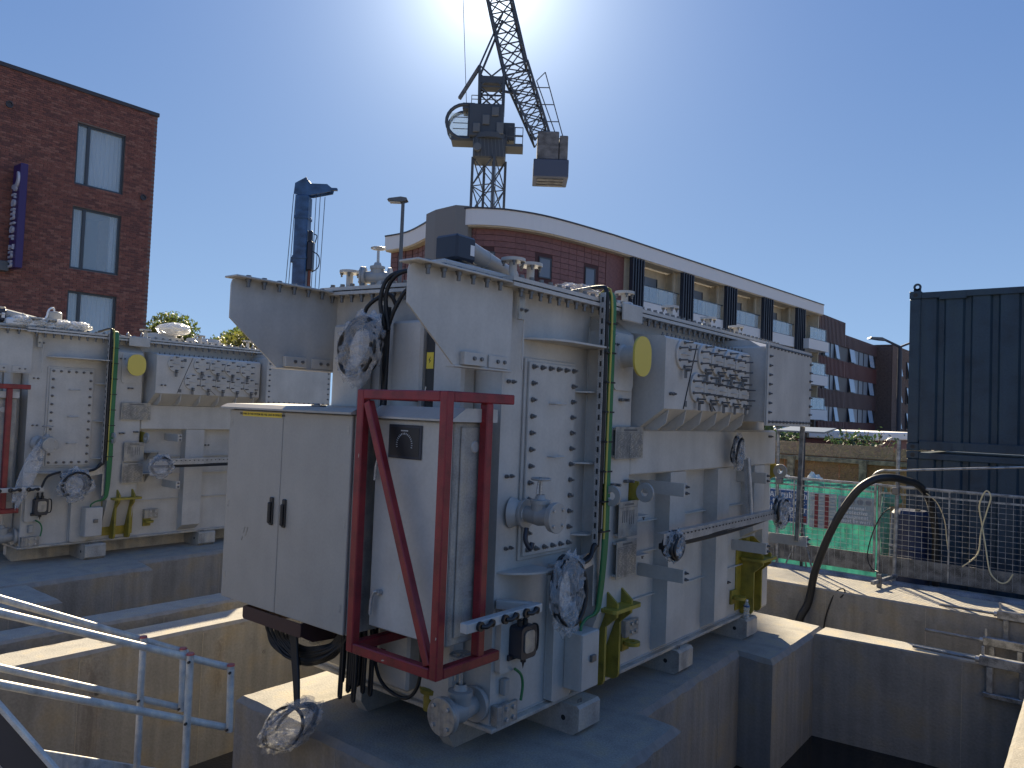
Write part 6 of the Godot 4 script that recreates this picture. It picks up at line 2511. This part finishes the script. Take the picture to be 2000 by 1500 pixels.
func transformers() -> void:
	var off := V(0.05, 0, -8.6)
	var a := build_transformer()
	copy(a, off, "farther grey power transformer at the left below the brick building")
	var b := build_control_cabinet()
	copy(b, off, "grey control cabinet on the end of the farther transformer at the left edge")
	var c := build_drive_cabinet()
	copy(c, off, "pale drive cabinet inside the farther red frame at the left edge")
	var d := build_guard()
	copy(d, off, "dark red frame around the farther drive cabinet at the left edge")
	# cables under the control cabinet
	var t := thing("cable_bundle", "black cable loops hanging below the large control cabinet", "cables")
	var s := S()
	var r := RandomNumberGenerator.new()
	r.seed = 12
	for k in 11:
		var j := 0.027 * k
		var e := r.randf_range(-0.03, 0.03)
		tube(s, [V(-0.45 + e, 0.80, -1.98 + j * 1.6), V(-0.46 + e, 0.70, -1.96 + j * 1.3), V(-0.46, 0.58 + j * 0.3, -1.86 + j), V(-0.46 + e, 0.515 + j * 0.5, -1.66 + j * 0.6), V(-0.45, 0.52 + j * 0.45, -1.42), V(-0.42 + e, 0.60 + j * 0.3, -1.22 - j * 0.2), V(-0.40, 0.72, -1.09 - j * 0.4), V(-0.38, 0.86, -1.02 - j * 0.3)], 0.0125, 7, 5)
	mi("loop", s, M.cable, t)
	s = S()
	for k in 6:
		tube(s, [V(-0.52, 0.80, -1.55 + k * 0.014), V(-0.53, 0.62, -1.50 + k * 0.012), V(-0.56, 0.45, -1.42 + k * 0.010), V(-0.60, 0.27, -1.33 + k * 0.006)], 0.0125, 7, 5)
	mi("drop", s, M.cable, t)
	s = S()
	cb(s, -0.50, -0.44, 0.50, 0.56, -1.52, -1.48, 0.01)
	mi("tie", s, M.ink, t)
	t = thing("cable_bundle", "black cable tails hanging behind the red frame post", "cables")
	s = S()
	for k in 12:
		var z := -1.16 + 0.022 * k + r.randf_range(-0.006, 0.006)
		var y := r.randf_range(0.36, 0.48)
		var x := -0.38 + r.randf_range(-0.05, 0.1)
		tube(s, [V(x, 0.87, z), V(x + 0.01, 0.7, z), V(x, y + 0.02, z + 0.004), V(x, y, z + 0.014), V(x, y + 0.02, z + 0.026), V(x + 0.01, 0.72, z + 0.02), V(x, 0.86, z + 0.02)], 0.0115, 6, 4)
	mi("tail", s, M.cable, t)
	s = S()
	tube(s, [V(-0.2, 0.9, -0.95), V(-0.2, 0.60, -0.955), V(-0.2, 0.46, -0.87), V(-0.2, 0.41, -0.70), V(-0.2, 0.44, -0.58), V(-0.2, 0.55, -0.505), V(-0.2, 0.72, -0.49), V(-0.2, 0.95, -0.53)], 0.013, 8, 6)
	mi("loop", s, M.cable, t)
	# wrapped coils
	var tilt := Basis(V(0, 0, 1), V(0, 1, 0), V(-1, 0, 0))
	wrapped_coil("film wrapped cable coil hanging in front of the plinth edge", V(-0.60, 0.13, -1.385), tilt * Basis(V(0, 0, 1), 0.60), 0.31, 0.125, 3, 3, [], 0.0125)
	wrapped_coil("film wrapped cable coil hanging high on the end wall between the wing plates", V(-0.30, 2.88, -1.17), tilt * Basis(V(0, 0, 1), -0.5), 0.19, 0.24, 11, 17, [[V(-0.22, 3.02, -1.25), V(-0.22, 3.20, -1.20), V(-0.15, 3.30, -1.05), V(-0.1, 3.20, -1.0)], [V(-0.22, 3.05, -1.0), V(-0.25, 3.25, -1.02), V(-0.22, 3.42, -0.95), V(-0.1, 3.47, -0.75), V(0.1, 3.46, -0.6)], [V(-0.2, 3.02, -0.97), V(-0.22, 3.30, -0.99), V(-0.18, 3.45, -0.85), V(0.05, 3.45, -0.6)], [V(-0.18, 3.0, -1.02), V(-0.18, 3.2, -0.92), V(-0.12, 3.36, -0.8), V(0.1, 3.42, -0.55)], [V(-0.15, 3.15, -1.06), V(-0.13, 2.9, -1.07), V(-0.13, 2.3, -1.07), V(-0.13, 1.4, -1.05)], [V(-0.15, 3.2, -1.03), V(-0.14, 2.9, -1.045), V(-0.14, 2.3, -1.045), V(-0.14, 1.4, -1.03)]], 0.016)
	wrapped_coil("film wrapped cable coil hanging below the slotted tray beside the pillar", V(0.50, 1.20, 0.24), Basis(), 0.165, 0.235, 10, 29, [[V(0.42, 1.34, 0.17), V(0.40, 1.30, 0.2), V(0.36, 1.22, 0.22)], [V(0.60, 1.33, 0.17), V(0.60, 1.25, 0.2), V(0.58, 1.15, 0.22)]], 0.015)
	wrapped_coil("film wrapped cable end at the left end of the horizontal tray", V(1.74, 1.41, 0.43), Basis(V(0, 0, 1), 0.4), 0.13, 0.10, 5, 41, [], 0.014)
	wrapped_coil("film wrapped cable end at the right end of the horizontal tray", V(4.22, 1.50, 0.42), Basis(V(0, 0, 1), -0.7), 0.15, 0.15, 5, 47, [], 0.014)
	wrapped_coil("small film wrapped cable end on the header beam under the cable box", V(3.52, 2.13, 0.22), Basis(), 0.11, 0.15, 4, 53, [], 0.014)
	wrapped_coil("film wrapped cable coil on the farther transformer beside its slotted tray", off + V(0.62, 1.17, 0.23), Basis(V(0, 0, 1), 0.3), 0.20, 0.19, 7, 59, [[off + V(0.42, 1.36, 0.2), off + V(0.25, 1.3, 0.22), off + V(0.18, 1.15, 0.22)]], 0.016)
	wrapped_coil("film wrapped cable end on the horizontal tray of the farther transformer", off + V(1.75, 1.41, 0.43), Basis(), 0.16, 0.15, 5, 61, [], 0.014)
	# clutter on the farther cover
	t = thing("wrapped_duct", "white film wrapped cable duct along the cover edge of the farther transformer", "duct", "", off)
	s = S()
	cb(s, -0.30, 0.72, 3.375, 3.47, -0.14, 0.02, 0.02)
	mi("duct", s, M.sign_white, t)
	for k in 4:
		s = S()
		bag(s, V(-0.1 + k * 0.25, 3.44, -0.05), Basis(), 0.16, 0.07, 0.10, 90 + k)
		mi("film", s, M.film_dense, t)
	t = thing("breather_pot", "small round steel pot with a bent pipe on the farther transformer", "pot", "", off + V(0.42, 3.40, -0.35))
	s = S()
	lathe(s, Vector3.ZERO, V(0, 0.26, 0), [Vector2(0, 0), Vector2(0.10, 0), Vector2(0.10, 0.9), Vector2(0.085, 0.95), Vector2(0.0, 1)], 20)
	mi("pot", s, M.valve_grey, t)
	s = S()
	tube(s, [V(0.0, 0.25, 0), V(-0.02, 0.30, 0), V(-0.08, 0.27, 0.02), V(-0.12, 0.15, 0.04), V(-0.22, 0.02, 0.05)], 0.014, 8)
	mi("bent_pipe", s, M.sign_white, t)
	# plastic sheeting left on the covers
	var tops := [[V(2.22, 3.58, -8.85), V(0.26, 0.10, 0.26), "rounded white wrapped fitting on top of the farther transformer"], [V(-0.5, 3.50, -8.9), V(0.45, 0.05, 0.3), "white plastic sheeting on the cover edge of the farther transformer"]]
	for k in 2:
		s = S()
		film(s, tops[k][0], tops[k][1], 70 + k, Basis(), 26, 14, 0.25)
		tag(mi("plastic_wrapping", s, M.film_dense), tops[k][2], "wrapping", "plastic wrappings on the covers")
	s = S()
	film(s, V(1.0, 3.42, -0.12), V(0.22, 0.06, 0.16), 81, Basis(), 22, 12, 0.5)
	tag(mi("plastic_wrapping", s, M.film), "crumpled clear film on the cover above the slotted tray", "wrapping", "plastic wrappings on the covers")
	s = S()
	bag(s, off + V(0.02, 1.35, 0.20), Basis(V(0, 0, 1), -0.35), 0.10, 0.45, 0.05, 83)
	tag(mi("plastic_wrapping", s, M.film), "torn clear film hanging from the valve of the farther transformer", "wrapping", "plastic wrappings on the covers")
